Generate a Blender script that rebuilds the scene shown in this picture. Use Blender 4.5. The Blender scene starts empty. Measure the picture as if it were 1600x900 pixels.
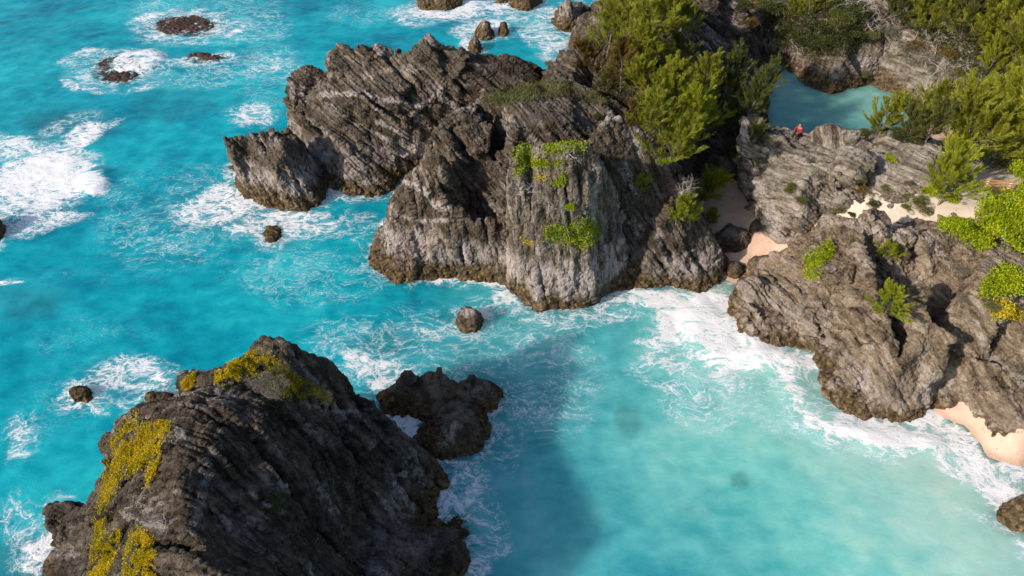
import bpy, math, random
import numpy as np
from mathutils import Vector, Matrix
from mathutils.geometry import delaunay_2d_cdt

R = math.radians
random.seed(7)
RNG = np.random.default_rng(11)
scene = bpy.context.scene
COL = scene.collection

# ------------------------------------------------------------------ camera
H = 34.0
PITCH = 45.0
FPX = 1600 * 24.0 / 36.0
cam_d = bpy.data.cameras.new("camera"); cam = bpy.data.objects.new("camera", cam_d); COL.objects.link(cam)
cam.location = (0, 0, H); cam.rotation_euler = (R(90 - PITCH), 0, 0)
cam_d.lens = 24.0; cam_d.sensor_width = 36.0; cam_d.clip_start = 0.5; cam_d.clip_end = 8000
scene.camera = cam

# ------------------------------------------------------------------ light
SUN_EL, SUN_AZ = 28.5, 209.0          # azimuth of the direction TO the sun, counter-clockwise from +X
sv = Vector((math.cos(R(SUN_EL)) * math.cos(R(SUN_AZ)), math.cos(R(SUN_EL)) * math.sin(R(SUN_AZ)), math.sin(R(SUN_EL))))
sd = bpy.data.lights.new("sun", 'SUN'); so = bpy.data.objects.new("sun", sd); COL.objects.link(so)
so.rotation_euler = sv.to_track_quat('Z', 'Y').to_euler()
so.location = sv * 100
sd.energy = 4.4; sd.angle = R(1.5); sd.color = (1.0, 0.88, 0.73)
w = bpy.data.worlds.new("World"); scene.world = w; w.use_nodes = True
wn = w.node_tree; bg = wn.nodes["Background"]
sky = wn.nodes.new("ShaderNodeTexSky"); sky.sky_type = 'NISHITA'; sky.sun_disc = False
sky.sun_elevation = R(SUN_EL); sky.sun_rotation = R(90 - SUN_AZ)
sky.air_density = 1.0; sky.dust_density = 1.5; sky.ozone_density = 1.0
wn.links.new(sky.outputs[0], bg.inputs[0]); bg.inputs[1].default_value = 0.12
scene.view_settings.view_transform = 'Standard'; scene.view_settings.look = 'None'
scene.view_settings.gamma = 1.0; scene.view_settings.exposure = 0.36
scene.cycles.max_bounces = 6; scene.cycles.transparent_max_bounces = 8
scene.cycles.use_denoising = True

# ------------------------------------------------------------------ geometry of the view (pixel of the 1600x900 photo + height -> world)
_sp, _cp = math.sin(R(PITCH)), math.cos(R(PITCH))
def P(px, py, z=0.0):
    u = (450 - py) / FPX
    d = (H - z) / (_sp - u * _cp)
    return Vector(((px - 800) / FPX * d, d * (_cp + u * _sp), z))
def to_px(X, Y, Z):
    dz = H - Z
    depth = Y * _cp + dz * _sp
    up = Y * _sp - dz * _cp
    return 800 + FPX * X / depth, 450 - FPX * up / depth

# ------------------------------------------------------------------ numpy noise
def _hash(ix, iy, iz, seed):
    with np.errstate(over='ignore'):
        h = (ix.astype(np.uint32) * np.uint32(374761393) + iy.astype(np.uint32) * np.uint32(668265263)
             + iz.astype(np.uint32) * np.uint32(2147483647) + np.uint32(seed) * np.uint32(1274126177))
        h = (h ^ (h >> np.uint32(13))) * np.uint32(1103515245)
        h = (h ^ (h >> np.uint32(16))) * np.uint32(2654435761)
        h ^= h >> np.uint32(15)
    return h
def gnoise(p, seed=0):
    """gradient noise, p (N,3) -> about -1..1"""
    pf = np.floor(p); f = (p - pf).astype(np.float32); i = pf.astype(np.int64)
    u = f * f * f * (f * (f * 6 - 15) + 10)
    out = 0
    for dx in (0, 1):
        wx = u[:, 0] if dx else 1 - u[:, 0]
        for dy in (0, 1):
            wy = u[:, 1] if dy else 1 - u[:, 1]
            for dz in (0, 1):
                wz = u[:, 2] if dz else 1 - u[:, 2]
                h = _hash(i[:, 0] + dx, i[:, 1] + dy, i[:, 2] + dz, seed)
                gx = (h & np.uint32(1023)).astype(np.float32) / 511.5 - 1
                gy = ((h >> np.uint32(10)) & np.uint32(1023)).astype(np.float32) / 511.5 - 1
                gz = ((h >> np.uint32(20)) & np.uint32(1023)).astype(np.float32) / 511.5 - 1
                out = out + wx * wy * wz * (gx * (f[:, 0] - dx) + gy * (f[:, 1] - dy) + gz * (f[:, 2] - dz))
    return out * 1.5
def fbm(p, oct=4, seed=0, gain=0.5):
    a, s, t = 1.0, 0, 0
    for k in range(oct):
        s = s + a * gnoise(p * (2.03 ** k) + 17.1 * k, seed + k); t += a; a *= gain
    return s / t
def ridged(p, oct=4, seed=0, gain=0.5):
    a, s, t = 1.0, 0, 0
    for k in range(oct):
        s = s + a * (1 - 2 * np.abs(gnoise(p * (2.03 ** k) + 9.7 * k, seed + k))); t += a; a *= gain
    return s / t
def sstep(a, b, x):
    t = np.clip((x - a) / (b - a), 0, 1); return t * t * (3 - 2 * t)

# ------------------------------------------------------------------ object helpers
def tag(o, label=None, cat=None, group=None, kind=None):
    if label: o['label'] = label
    if cat: o['category'] = cat
    if group: o['group'] = group
    if kind: o['kind'] = kind
    return o
def mesh_np(name, V, F, mat=None, smooth=True):
    """V (n,3), F (m,k) with one k"""
    me = bpy.data.meshes.new(name); V = np.asarray(V, np.float32); F = np.asarray(F, np.int32)
    me.vertices.add(len(V)); me.vertices.foreach_set("co", V.ravel())
    k = F.shape[1]
    me.loops.add(F.size); me.loops.foreach_set("vertex_index", F.ravel())
    me.polygons.add(len(F)); me.polygons.foreach_set("loop_start", np.arange(0, F.size, k, dtype=np.int32))
    me.polygons.foreach_set("use_smooth", np.full(len(F), smooth, bool))
    me.update(calc_edges=True)
    if mat: me.materials.append(mat)
    return me
def link(name, me, parent=None):
    o = bpy.data.objects.new(name, me); COL.objects.link(o)
    if parent: o.parent = parent
    return o
def fattr(me, name, val, dom='POINT'):
    a = me.attributes.new(name, 'FLOAT', dom); a.data.foreach_set("value", np.asarray(val, np.float32).ravel())
def vattr(me, name, val):
    a = me.attributes.new(name, 'FLOAT_VECTOR', 'POINT'); a.data.foreach_set("vector", np.asarray(val, np.float32).ravel())

# ------------------------------------------------------------------ node helpers
class NT:
    def __init__(s, name):
        s.m = bpy.data.materials.new(name); s.m.use_nodes = True; s.t = s.m.node_tree
        s.b = s.t.nodes["Principled BSDF"]; s.o = s.t.nodes["Material Output"]
    def n(s, typ, **kw):
        x = s.t.nodes.new(typ)
        for k, v in kw.items(): setattr(x, k, v)
        return x
    def set(s, sock, v):
        if isinstance(v, bpy.types.NodeSocket): s.t.links.new(v, sock)
        else: sock.default_value = v
    def math(s, op, a, b=None, c=None, clamp=False):
        x = s.n("ShaderNodeMath", operation=op, use_clamp=clamp); s.set(x.inputs[0], a)
        if b is not None: s.set(x.inputs[1], b)
        if c is not None: s.set(x.inputs[2], c)
        return x.outputs[0]
    def attr(s, name, out='Fac', typ='GEOMETRY'):
        x = s.n("ShaderNodeAttribute", attribute_name=name, attribute_type=typ); return x.outputs[out]
    def vscale(s, v, sc, off=(0, 0, 0)):
        x = s.n("ShaderNodeMapping"); s.set(x.inputs[0], v); x.inputs['Scale'].default_value = sc; x.inputs['Location'].default_value = off; return x.outputs[0]
    def noise(s, v, scale=1.0, detail=4, rough=0.55, dist=0.0):
        x = s.n("ShaderNodeTexNoise"); s.set(x.inputs['Vector'], v); s.set(x.inputs['Scale'], scale)
        x.inputs['Detail'].default_value = detail; x.inputs['Roughness'].default_value = rough; s.set(x.inputs['Distortion'], dist); return x.outputs['Fac']
    def smooth(s, x, a, b):
        r = s.n("ShaderNodeMapRange", interpolation_type='SMOOTHSTEP'); s.set(r.inputs[0], x); s.set(r.inputs[1], a); s.set(r.inputs[2], b); return r.outputs[0]
    def ramp(s, x, stops):
        r = s.n("ShaderNodeValToRGB"); s.set(r.inputs[0], x); e = r.color_ramp.elements
        while len(e) < len(stops): e.new(0.5)
        for q, (p, c) in zip(e, stops): q.position = p; q.color = (*c, 1)
        return r.outputs[0]
    def mix(s, f, a, b, mode='MIX'):
        x = s.n("ShaderNodeMix", data_type='RGBA', blend_type=mode); s.set(x.inputs[0], f)
        for sock, v in ((x.inputs[6], a), (x.inputs[7], b)): s.set(sock, (*v, 1) if isinstance(v, tuple) and len(v) == 3 else v)
        return x.outputs[2]
    def bump(s, h, dist, strength=1.0, normal=None):
        x = s.n("ShaderNodeBump"); s.set(x.inputs['Height'], h); x.inputs['Distance'].default_value = dist; x.inputs['Strength'].default_value = strength
        if normal is not None: s.set(x.inputs['Normal'], normal)
        return x.outputs[0]

def rock_material(name, c0, c1, c2, c3, band=1.0, pale=0.5, bandtop=2.6, toplit=.3, ochre=.85):
    t = NT(name)
    pos = t.n("ShaderNodeNewGeometry").outputs['Position']; sc = t.attr("sc", 'Vector')
    n1 = t.noise(t.vscale(sc, (.22, .22, 2.3)), 1, 8, .68)
    n1b = t.noise(t.vscale(sc, (.9, .9, 7.0)), 1, 4, .6)
    n2 = t.noise(pos, .33, 4, .55)
    n3 = t.noise(pos, 3.2, 6, .68)
    n4 = t.noise(pos, 14, 3, .6)
    v = t.math('ADD', t.math('MULTIPLY', n1, 1.25), t.math('MULTIPLY', n2, .45))
    v = t.math('ADD', v, t.math('MULTIPLY', n3, .65)); v = t.math('ADD', v, t.math('MULTIPLY', n1b, .75)); v = t.math('ADD', v, t.math('MULTIPLY', n4, .25))
    v = t.math('DIVIDE', v, 3.35)
    base = t.ramp(v, [(.405, c0), (.455, c1), (.515, c2), (.60, c3)])
    # pale lime patches stretched along the beds
    pm = t.math('MULTIPLY', t.smooth(t.noise(t.vscale(sc, (.22, .22, 1.1), (31, 7, 3)), 1, 6, .65), .53, .61), t.smooth(n2, .40, .54))
    pm = t.math('MULTIPLY', pm, t.smooth(n3, .38, .58))
    base = t.mix(t.math('MULTIPLY', pm, pale), base, (.50, .44, .42))
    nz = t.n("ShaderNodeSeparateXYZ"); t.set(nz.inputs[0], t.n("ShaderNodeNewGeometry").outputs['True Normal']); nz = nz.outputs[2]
    uplit = t.math('MULTIPLY', t.smooth(nz, .35, .85), t.smooth(t.noise(pos, 1.1, 6, .7), .40, .62))  # paler grey painted on up-facing rock to lift its lit tops
    base = t.mix(t.math('MULTIPLY', uplit, toplit), base, t.mix(.45, c3, (.42, .41, .40)))
    base = t.mix(t.math('MULTIPLY', t.attr('scar'), t.smooth(n3, .36, .52)), base, (.54, .48, .45))
    # tide bands
    z = t.n("ShaderNodeSeparateXYZ"); t.set(z.inputs[0], pos); z = z.outputs[2]
    vert = t.noise(t.vscale(pos, (1.6, 1.6, .35)), 1, 6, .65)
    zz = t.math('ADD', z, t.math('MULTIPLY', t.math('SUBTRACT', vert, .5), -3.2))
    lime = t.math('MULTIPLY', t.smooth(zz, .9, 1.5), t.smooth(zz, bandtop + .8, bandtop - .5))
    lime = t.math('MULTIPLY', t.math('MULTIPLY', lime, t.smooth(t.noise(t.vscale(pos, (1.9, 1.9, .6), (5, 5, 5)), 1, 7, .7), .41, .54)), band)
    lime = t.math('MULTIPLY', lime, t.smooth(t.noise(pos, .16, 2, .5), .35, .55))
    base = t.mix(lime, base, (.50, .43, .41))
    och = t.math('MULTIPLY', t.smooth(t.math('ADD', z, t.math('ADD', t.math('MULTIPLY', t.math('SUBTRACT', n3, .5), 2.4), t.math('MULTIPLY', t.math('SUBTRACT', t.noise(pos, .45, 3, .6), .5), 4.5))), 1.7, .5), ochre)
    base = t.mix(och, base, t.ramp(n3, [(.35, (.022, .015, .008)), (.5, (.12, .078, .032)), (.65, (.30, .205, .095))]))
    t.set(t.b.inputs['Base Color'], base)
    t.set(t.b.inputs['Roughness'], t.smooth(z, .2, .9) if False else .92)
    t.b.inputs['Specular IOR Level'].default_value = .25
    b = t.bump(n1, .8, 1); b = t.bump(n3, .35, 1, b); b = t.bump(t.noise(pos, 9, 5, .7), .10, .9, b); b = t.bump(n1b, .10, .8, b)
    t.set(t.b.inputs['Normal'], b)
    return t.m

M_SHADE = rock_material("shaded brown limestone", (.016, .0125, .009), (.050, .038, .027), (.125, .097, .070), (.30, .25, .20), .8, .8, 2.6, .3)  # darker limestone; shadow on the cone cliff put into its colour
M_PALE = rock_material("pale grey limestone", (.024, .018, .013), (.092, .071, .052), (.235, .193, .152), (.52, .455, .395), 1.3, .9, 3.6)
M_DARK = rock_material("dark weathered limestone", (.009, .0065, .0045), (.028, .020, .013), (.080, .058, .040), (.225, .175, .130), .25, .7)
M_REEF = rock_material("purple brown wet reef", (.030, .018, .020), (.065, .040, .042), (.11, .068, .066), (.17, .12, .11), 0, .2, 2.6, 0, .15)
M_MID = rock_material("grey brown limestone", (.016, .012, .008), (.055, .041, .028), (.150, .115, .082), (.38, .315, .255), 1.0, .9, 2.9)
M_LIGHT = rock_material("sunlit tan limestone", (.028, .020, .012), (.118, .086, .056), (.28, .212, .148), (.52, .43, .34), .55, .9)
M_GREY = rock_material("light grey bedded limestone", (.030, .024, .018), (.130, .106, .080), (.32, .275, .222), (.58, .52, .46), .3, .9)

# ------------------------------------------------------------------ rock builder
ROCKS = []
DEBUG = False
def world_pt(q, lean=(0, 0)):
    if q[0] == 'w': X, Y, z = q[1:]
    else:
        v = P(q[0], q[1], q[2] if len(q) > 2 else 0.0); X, Y, z = v
    return (X - lean[0] * z, Y - lean[1] * z, z)
def orient(strike, dip):
    """axes of tilted beds; strike degrees ccw from +X (direction the beds run), dip degrees"""
    a = R(strike); t1 = np.array([math.cos(a), math.sin(a), 0.0]); h = np.array([-math.sin(a), math.cos(a), 0.0])
    d = R(dip); t2 = h * math.cos(d) + np.array([0, 0, math.sin(d)]); n = np.cross(t1, t2)
    return np.stack([t1, t2, n], 1)
def vnormals(V, F):
    T = V[F]; n = np.cross(T[:, 2] - T[:, 0], T[:, 3] - T[:, 1])
    N = np.zeros_like(V)
    for k in range(4):
        for c in range(3): N[:, c] += np.bincount(F[:, k], n[:, c], len(V))
    return N / (np.linalg.norm(N, axis=1, keepdims=True) + 1e-9)
def laplace(V, F, it):
    E = np.concatenate([F[:, [0, 1]], F[:, [1, 2]], F[:, [2, 3]], F[:, [3, 0]]])
    cnt = np.bincount(E[:, 0], minlength=len(V)) + np.bincount(E[:, 1], minlength=len(V))
    for _ in range(it):
        S = np.zeros_like(V)
        for c in range(3): S[:, c] = np.bincount(E[:, 0], V[E[:, 1], c], len(V)) + np.bincount(E[:, 1], V[E[:, 0], c], len(V))
        V = V * .5 + .5 * S / cnt[:, None]
    return V
def voxel(me, vox):
    o = bpy.data.objects.new("tmp", me); COL.objects.link(o)
    md = o.modifiers.new("r", 'REMESH'); md.mode = 'VOXEL'; md.voxel_size = vox
    dg = bpy.context.evaluated_depsgraph_get(); em = o.evaluated_get(dg).to_mesh()
    n = len(em.vertices); V = np.empty(n * 3, np.float32); em.vertices.foreach_get("co", V); V = V.reshape(-1, 3).astype(np.float64)
    L = np.empty(len(em.loops), np.int32); em.loops.foreach_get("vertex_index", L)
    assert len(L) == 4 * len(em.polygons)
    o.evaluated_get(dg).to_mesh_clear(); bpy.data.objects.remove(o); bpy.data.meshes.remove(me)
    return V, L.reshape(-1, 4)
def rock(name, ring, inner, mat, label, cat='rock', strike=-35, dip=55, breaks=(), lean=(0, 0), vox=.13,
         craggy=.55, strata=.32, flute=.18, fine=.07, seed=0, smooth=3, depth=2.2, group=None, flare=.25, chip=.34, scars=()):
    rp = [world_pt(q, lean) for q in ring]
    def inside(p, m=.22):
        c = False; d = 1e9
        for (x0, y0, _), (x1, y1, _) in zip(rp, rp[1:] + rp[:1]):
            if (y0 > p[1]) != (y1 > p[1]) and p[0] < (x1 - x0) * (p[1] - y0) / (y1 - y0) + x0: c = not c
            ex, ey = x1 - x0, y1 - y0; tt = min(1, max(0, ((p[0] - x0) * ex + (p[1] - y0) * ey) / (ex * ex + ey * ey + 1e-9)))
            d = min(d, math.hypot(p[0] - x0 - tt * ex, p[1] - y0 - tt * ey))
        return c and d > m
    def settle(q):
        # a point that would hang outside the footprint slides to the nearest height at which it stands on the rock
        if q[0] == 'w' or inside(world_pt(q, lean)): return q
        for k in range(1, 90):
            for z in (q[2] - .1 * k, q[2] + .1 * k):
                if z > 0 and inside(world_pt((q[0], q[1], z), lean)):
                    if DEBUG and k > 12: print('SETTLE', name, seed, q, '->', round(z, 1))
                    return (q[0], q[1], z)
        if DEBUG: print('LOST', name, seed, q, [round(t, 1) for t in world_pt(q, lean)])
        return None
    inner = [q for q in map(settle, inner) if q]
    breaks = [[q for q in map(settle, br) if q] for br in breaks]
    ip = [world_pt(q, lean) for q in inner]
    pts = rp + ip; nr = len(rp)
    edges = [(i, (i + 1) % nr) for i in range(nr)]
    for br in breaks:
        ids = []
        for q in br: ids.append(len(pts)); pts.append(world_pt(q, lean))
        edges += list(zip(ids[:-1], ids[1:]))
    area = sum(rp[i][0] * rp[(i + 1) % nr][1] - rp[(i + 1) % nr][0] * rp[i][1] for i in range(nr))
    face = list(range(nr)) if area > 0 else list(range(nr))[::-1]
    vs, es, fs, ov, _, _ = delaunay_2d_cdt([Vector(p[:2]) for p in pts], edges, [face], 1, 1e-4)
    Z = []
    for v, src in zip(vs, ov):
        if src: Z.append(pts[src[0]][2])
        else:
            d = [((v.x - p[0]) ** 2 + (v.y - p[1]) ** 2 + 1e-6, p[2]) for p in pts]; d.sort()
            Z.append(sum(z / a for a, z in d[:3]) / sum(1 / a for a, z in d[:3]))
    V = [(v.x + lean[0] * z, v.y + lean[1] * z, z) for v, z in zip(vs, Z)]
    F = [tuple(f) for f in fs]
    # skirt to below the water / ground
    from collections import Counter
    he = Counter()
    for f in F:
        for a, b in zip(f, f[1:] + f[:1]): he[(a, b)] += 1
    bd = [(a, b) for (a, b) in he if (b, a) not in he]
    cx = sum(V[a][0] for a, _ in bd) / len(bd); cy = sum(V[a][1] for a, _ in bd) / len(bd)
    low = {}
    for a, b in bd:
        for k in (a, b):
            if k not in low:
                x, y, z = V[k]; dd = math.hypot(x - cx, y - cy) + 1e-6
                low[k] = len(V); V.append((x + (x - cx) / dd * flare, y + (y - cy) / dd * flare, min(-depth, z - 1.5)))
    for a, b in bd: F.append((b, a, low[a], low[b]))
    c = len(V); V.append((cx, cy, -depth - .5))
    for a, b in bd: F.append((low[b], low[a], c))
    me = bpy.data.meshes.new("tmp"); me.from_pydata(V, [], F); me.update()
    import bmesh
    bm = bmesh.new(); bm.from_mesh(me); bmesh.ops.recalc_face_normals(bm, faces=bm.faces); bm.to_mesh(me); bm.free()
    V, F = voxel(me, vox)
    V = laplace(V, F, smooth)
    A = orient(strike, dip)
    # big crags
    N = vnormals(V, F)
    q = V + 40 * seed
    A2 = orient(strike + 70, 75)
    V = V + N * (craggy * (fbm(q * .30, 3, seed) * .9 + .30 * ridged((q @ A2) * np.array([.35, .35, .8]), 3, seed + 5)))[:, None]
    # beds: low warp so that they stay long and straight
    warp = np.stack([gnoise(q * .07, seed + 50 + k) for k in range(3)], 1) * 1.5
    S = (V + warp) @ A
    fac = .35 + .85 * sstep(-.3, .3, fbm(q * .2 + 5, 2, seed + 31))
    N = vnormals(V, F)
    wob = fbm(S * np.array([.22, .22, .4]) + 7, 3, seed + 81) * .55
    def saw(freq, k, al):
        ph = S[:, 2] * freq + wob * freq * .8; r = ph - np.floor(ph)
        h = (_hash(np.floor(ph), ph * 0, ph * 0 + k, seed) % np.uint32(997)) / 997.0
        br = sstep(-.35, .25, gnoise(S * np.array([al, al, freq * .6]) + 3 * k, seed + 91 + k))
        prof = np.where(r < .82, r / .82, (1 - r) / .18)
        return br * (.25 + h) * (prof - .55)
    V = V + N * (strata * fac * (1.35 * saw(.42, 1, .2) + 1.0 * saw(1.25, 2, .4)))[:, None]
    # open joints: a few deep slots between beds, and some across them
    N = vnormals(V, F)
    def slot(u, wdt, msk): r = np.abs(u - np.round(u)); return np.exp(-(r / wdt) ** 2 * .7) * msk
    k1 = slot(S[:, 2] * .42 + wob * .7 + .3, .045, sstep(-.05, .3, gnoise(S * np.array([.22, .22, .42]) + 13, seed + 101)))
    k2 = slot(S[:, 0] * .23 + .8 * fbm(S * .5, 2, seed + 104), .022, sstep(.0, .35, gnoise(S * .35 + 5, seed + 102)))
    V = V - N * (strata * (2.2 * k1 + 1.1 * k2))[:, None]
    # even out the stretched faces, then the thin beds
    V, F = voxel(mesh_np('tmp', V, F), vox)
    V = laplace(V, F, 1)
    q = V + 40 * seed; S = (V + np.stack([gnoise(q * .07, seed + 50 + k) for k in range(3)], 1) * 1.5) @ A
    fac = .35 + .85 * sstep(-.3, .3, fbm(q * .2 + 5, 2, seed + 31)); wob = fbm(S * np.array([.22, .22, .4]) + 7, 3, seed + 81) * .55
    N = vnormals(V, F)
    V = V + N * (strata * fac * (.45 * saw(3.6, 3, .8) + .22 * (ridged(S * np.array([.5, .5, 4.5]), 2, seed + 21) - .2)))[:, None]
    # karst chipping
    N = vnormals(V, F)
    V = V + N * (craggy * chip * (.35 - np.abs(gnoise(q * 1.3, seed + 95)) - .8 * np.abs(gnoise(q * 3.3, seed + 96))))[:, None]
    # rain flutes on the steep faces + pitted tide zone
    N = vnormals(V, F)
    steep = sstep(.75, .35, np.abs(N[:, 2]))
    fl = ridged(V * np.array([.9, .9, .16]) + 3.3 * seed, 3, seed + 41)
    tide = sstep(1.6, .2, V[:, 2])
    pit = ridged(V * 1.7, 3, seed + 61, .6)
    V = V + N * (flute * steep * (fl - .2) + tide * .28 * (pit - .1) + fine * ridged(V * 3.1, 3, seed + 71, .65))[:, None]
    me = mesh_np(name, V, F, mat, False)
    vattr(me, "sc", S)
    sca = np.zeros(len(V))
    if scars:
        vx, vy = to_px(V[:, 0], V[:, 1], V[:, 2])
        for pl, wd, stg in scars:
            dd = np.full(len(V), 1e9)
            for (x0, y0), (x1, y1) in zip(pl[:-1], pl[1:]):
                tt = np.clip(((vx - x0) * (x1 - x0) + (vy - y0) * (y1 - y0)) / ((x1 - x0) ** 2 + (y1 - y0) ** 2), 0, 1)
                dd = np.minimum(dd, np.hypot(vx - x0 - tt * (x1 - x0), vy - y0 - tt * (y1 - y0)))
            dd = dd + wd * .9 * gnoise(V * .9, seed + 7) + wd * .5 * gnoise(V * 2.7, seed + 8)
            sca = np.maximum(sca, stg * sstep(wd, wd * .35, dd))
    fattr(me, "scar", sca)
    o = link(name, me); tag(o, label, cat, group)
    ROCKS.append((ring, lean))
    return o
def small_rock(px, py, wpx, dpx, h, mat, label, seed, name='rock', cat='rock', z0=0.0, group=None, lean=(0, 0), vox=.08, **kw):
    """py/px: centre of the waterline outline, wpx/dpx: its half width and half depth in photo pixels"""
    rnd = random.Random(seed); ring = []; n = 11
    for k in range(n):
        a = 2 * math.pi * k / n; r = rnd.uniform(.78, 1.08)
        ring.append((px + wpx * r * math.cos(a), py + dpx * r * math.sin(a), z0))
    c = P(px, py, z0); s = (P(px + wpx, py, z0) - c).length; inner = []
    d = abs(P(px, py - dpx, z0)[1] - c[1])
    for k in range(6):
        a = 2 * math.pi * k / 6 + rnd.random(); r = rnd.uniform(.35, .7)
        inner.append(('w', c[0] + s * r * math.cos(a), c[1] + d * r * math.sin(a), z0 + h * rnd.uniform(.6, 1)))
    inner.append(('w', c[0], c[1], z0 + h))
    k2 = dict(craggy=.18, strata=.14, flute=.06, fine=.04, smooth=2, depth=1.4 - z0, flare=.15); k2.update(kw)
    return rock(name, ring, inner, mat, label, cat, seed=seed, lean=lean, vox=vox, group=group, **k2)

# ============================================================ ROCKS
# A: big dark headland at the lower left
rock('rock_headland',
  [(655,738),(630,708),(590,690),(550,670),(480,664),(420,680),(370,700),(320,735),(275,768),(234,800),(190,812),(130,812),(98,822),(94,862),(80,900),(60,960),
   (60,1080),(150,1250),(700,1250),(690,1050),(690,960),(703,900),(722,868),(716,840),(722,815),(676,820),(652,815),(660,790),(674,768),(672,748)],
  [(337,575,8.5),(287,582,8.2),(283,612,8.3),(262,640,8.8),(219,637,7.8),(182,657,7.5),(160,695,6.8),(159,731,6),(150,775,4.5),
   (105,783,3.3),(78,795,3.0),(90,788,3.2),(125,798,3.6),(146,784,4.2),(112,850,2.2),
   (330,600,9.2),(200,760,7.2),(170,850,4.5),(140,900,3),(230,860,8),(150,980,4),(220,960,8.5),(240,700,8.8),
   (500,575,7),(450,600,8.2),(400,640,9),(500,640,6.5),(560,680,3.8),(480,700,7),(420,760,7.8),(560,740,4),(610,735,2.6),(500,820,4.8),(430,850,7),(400,950,8.5),(520,760,5.2),
   (650,845,1.7),(700,832,1.2),(705,868,1),(600,820,2),(540,860,3),(560,800,2.6),(620,880,1.8),(600,950,2.2),(500,960,5),(500,1100,5),(665,757,1.0),(600,775,2.8),(570,775,3.4)],
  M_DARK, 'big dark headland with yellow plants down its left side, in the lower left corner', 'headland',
  strike=-14, dip=74, vox=.07, craggy=.62, strata=.66, flute=.12, seed=1, smooth=2, chip=.22, scars=[([(395,770),(410,785),(440,800)],9,.8),([(185,800),(230,820),(260,825)],5,.7),([(470,630),(520,645),(575,640)],5,.5),([(270,660),(290,690)],7,.5),([(300,830),(320,760),(330,700)],8,.35),([(560,640),(610,700)],6,.4)],
  breaks=[[(345,575,8.6),(382,558,8.9),(410,519,9.9),(445,532,9.6),(500,560,8.0),(527,583,5.6),(548,601,4.5),(587,630,2.8),(603,670,1.5),(637,697,1.2),(658,728,1.1)],
          [(300,630,9.6),(280,720,9.5),(290,800,9.4),(310,900,9.2),(330,1000,9.0),(350,1200,8)]])
# dark islet pair
rock('rock_islet',
  [(596,622),(604,640),(655,648),(672,660),(650,682),(655,700),(680,712),(728,708),(750,695),(760,668),(752,645),(776,634),(780,616),(768,606),(700,618),(630,615)],
  [(608,606,1),(632,578,2.5),(655,590,1.9),(687,573,2.6),(700,592,1.8),(720,600,1.8),(742,590,2.2),(764,600,1.6),(770,614,1),(680,640,1),(740,650,1),(710,655,1.5),(700,690,.9),(740,680,1)],
  M_DARK, 'low jagged dark islet in the shade, right of the big near headland', 'islet', vox=.09, craggy=.28, strata=.16, flute=.1, fine=.09, seed=2, strike=20, dip=30, smooth=1)
# B: leaning block at the left end
rock('rock_block',
  [(379,293),(385,303),(402,314),(440,325),(472,328),(494,318),(507,285),(500,260),(455,260),(365,262)],
  [(349,214,5.2),(390,207,5.3),(430,204,5.3),(452,201,5.3),(466,225,4.3),(483,262,3.0),(440,225,5.0),(430,260,3.6),(360,235,4.3),(378,268,2.2)],
  M_MID, 'leaning flat topped block standing in foam off the left end of the rocks', 'rock', strike=100, dip=60, lean=(-.12, 0), vox=.075, craggy=.25, strata=.3, flute=.22, seed=3)
# C: left massif
rock('rock_massif',
  [(458,226),(470,250),(492,282),(520,288),(545,300),(575,303),(605,300),(614,288),(630,272),(700,262),(760,240),(775,200),(750,182),(700,180),(620,185),(540,192),(478,203)],
  [(451,122,6.2),(455,130,6.0),(459,150,5.5),(483,104,7.1),(490,106,7.1),(497,132,5.8),(512,112,6.9),(526,70,9.2),(536,72,9.2),(550,80,8.7),(577,73,9.1),(583,94,8.3),(515,115,6.8),(605,72,8.9),(620,82,8.5),(600,88,8.3),(640,84,8.6),
   (668,52,10.5),(674,56,10.3),(684,68,9.5),(690,73,9.3),(720,76,9.2),(560,98,8.3),(560,190,4.6),(700,170,5.6),(640,182,5.0),(590,230,2.6),(520,200,4.3),(480,185,4.5),(540,235,2.9),(565,262,1.7),(610,240,2.2),(700,215,5.2),(740,180,6.5),(462,190,3.5),(640,120,7.8),(740,120,8)],
  M_MID, 'large brown rock mass with a broad sloping slab top and spikes on its left end', 'rock mass', strike=110, dip=40, vox=.075, craggy=.5, strata=.60, seed=4, smooth=1, chip=.2, scars=[([(500,148),(560,146),(620,158),(660,166),(690,140)],5,.9),([(560,195),(600,215),(650,240)],4,.8),([(590,190),(640,215)],4,.8),([(610,240),(660,235)],5,.6),([(455,130),(458,155)],5,.6),([(600,110),(660,105)],6,.4),([(520,268),(560,285),(590,285)],7,.8)],
  breaks=[[(470,150,5.4),(510,140,6.7),(550,147,6.8),(620,157,7.0),(660,164,7.0),(697,134,8.0),(722,105,8.7)]])
# G: dark ridge behind
rock('rock_ridge',
  [(700,190),(720,180),(790,178),(865,182),(885,215),(850,250),(760,260),(700,240)],
  [(735,82,8.7),(790,86,8.4),(840,100,7.6),(862,118,6.6),(850,131,6.2),(760,105,8),(760,145,7.6),(830,140,7.3),(720,110,8.2)],
  M_DARK, 'dark ridge behind the brown rock masses, facing the small sea rocks', 'rock', strike=110, dip=38, vox=.1, craggy=.4, strata=.35, seed=5)
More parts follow.
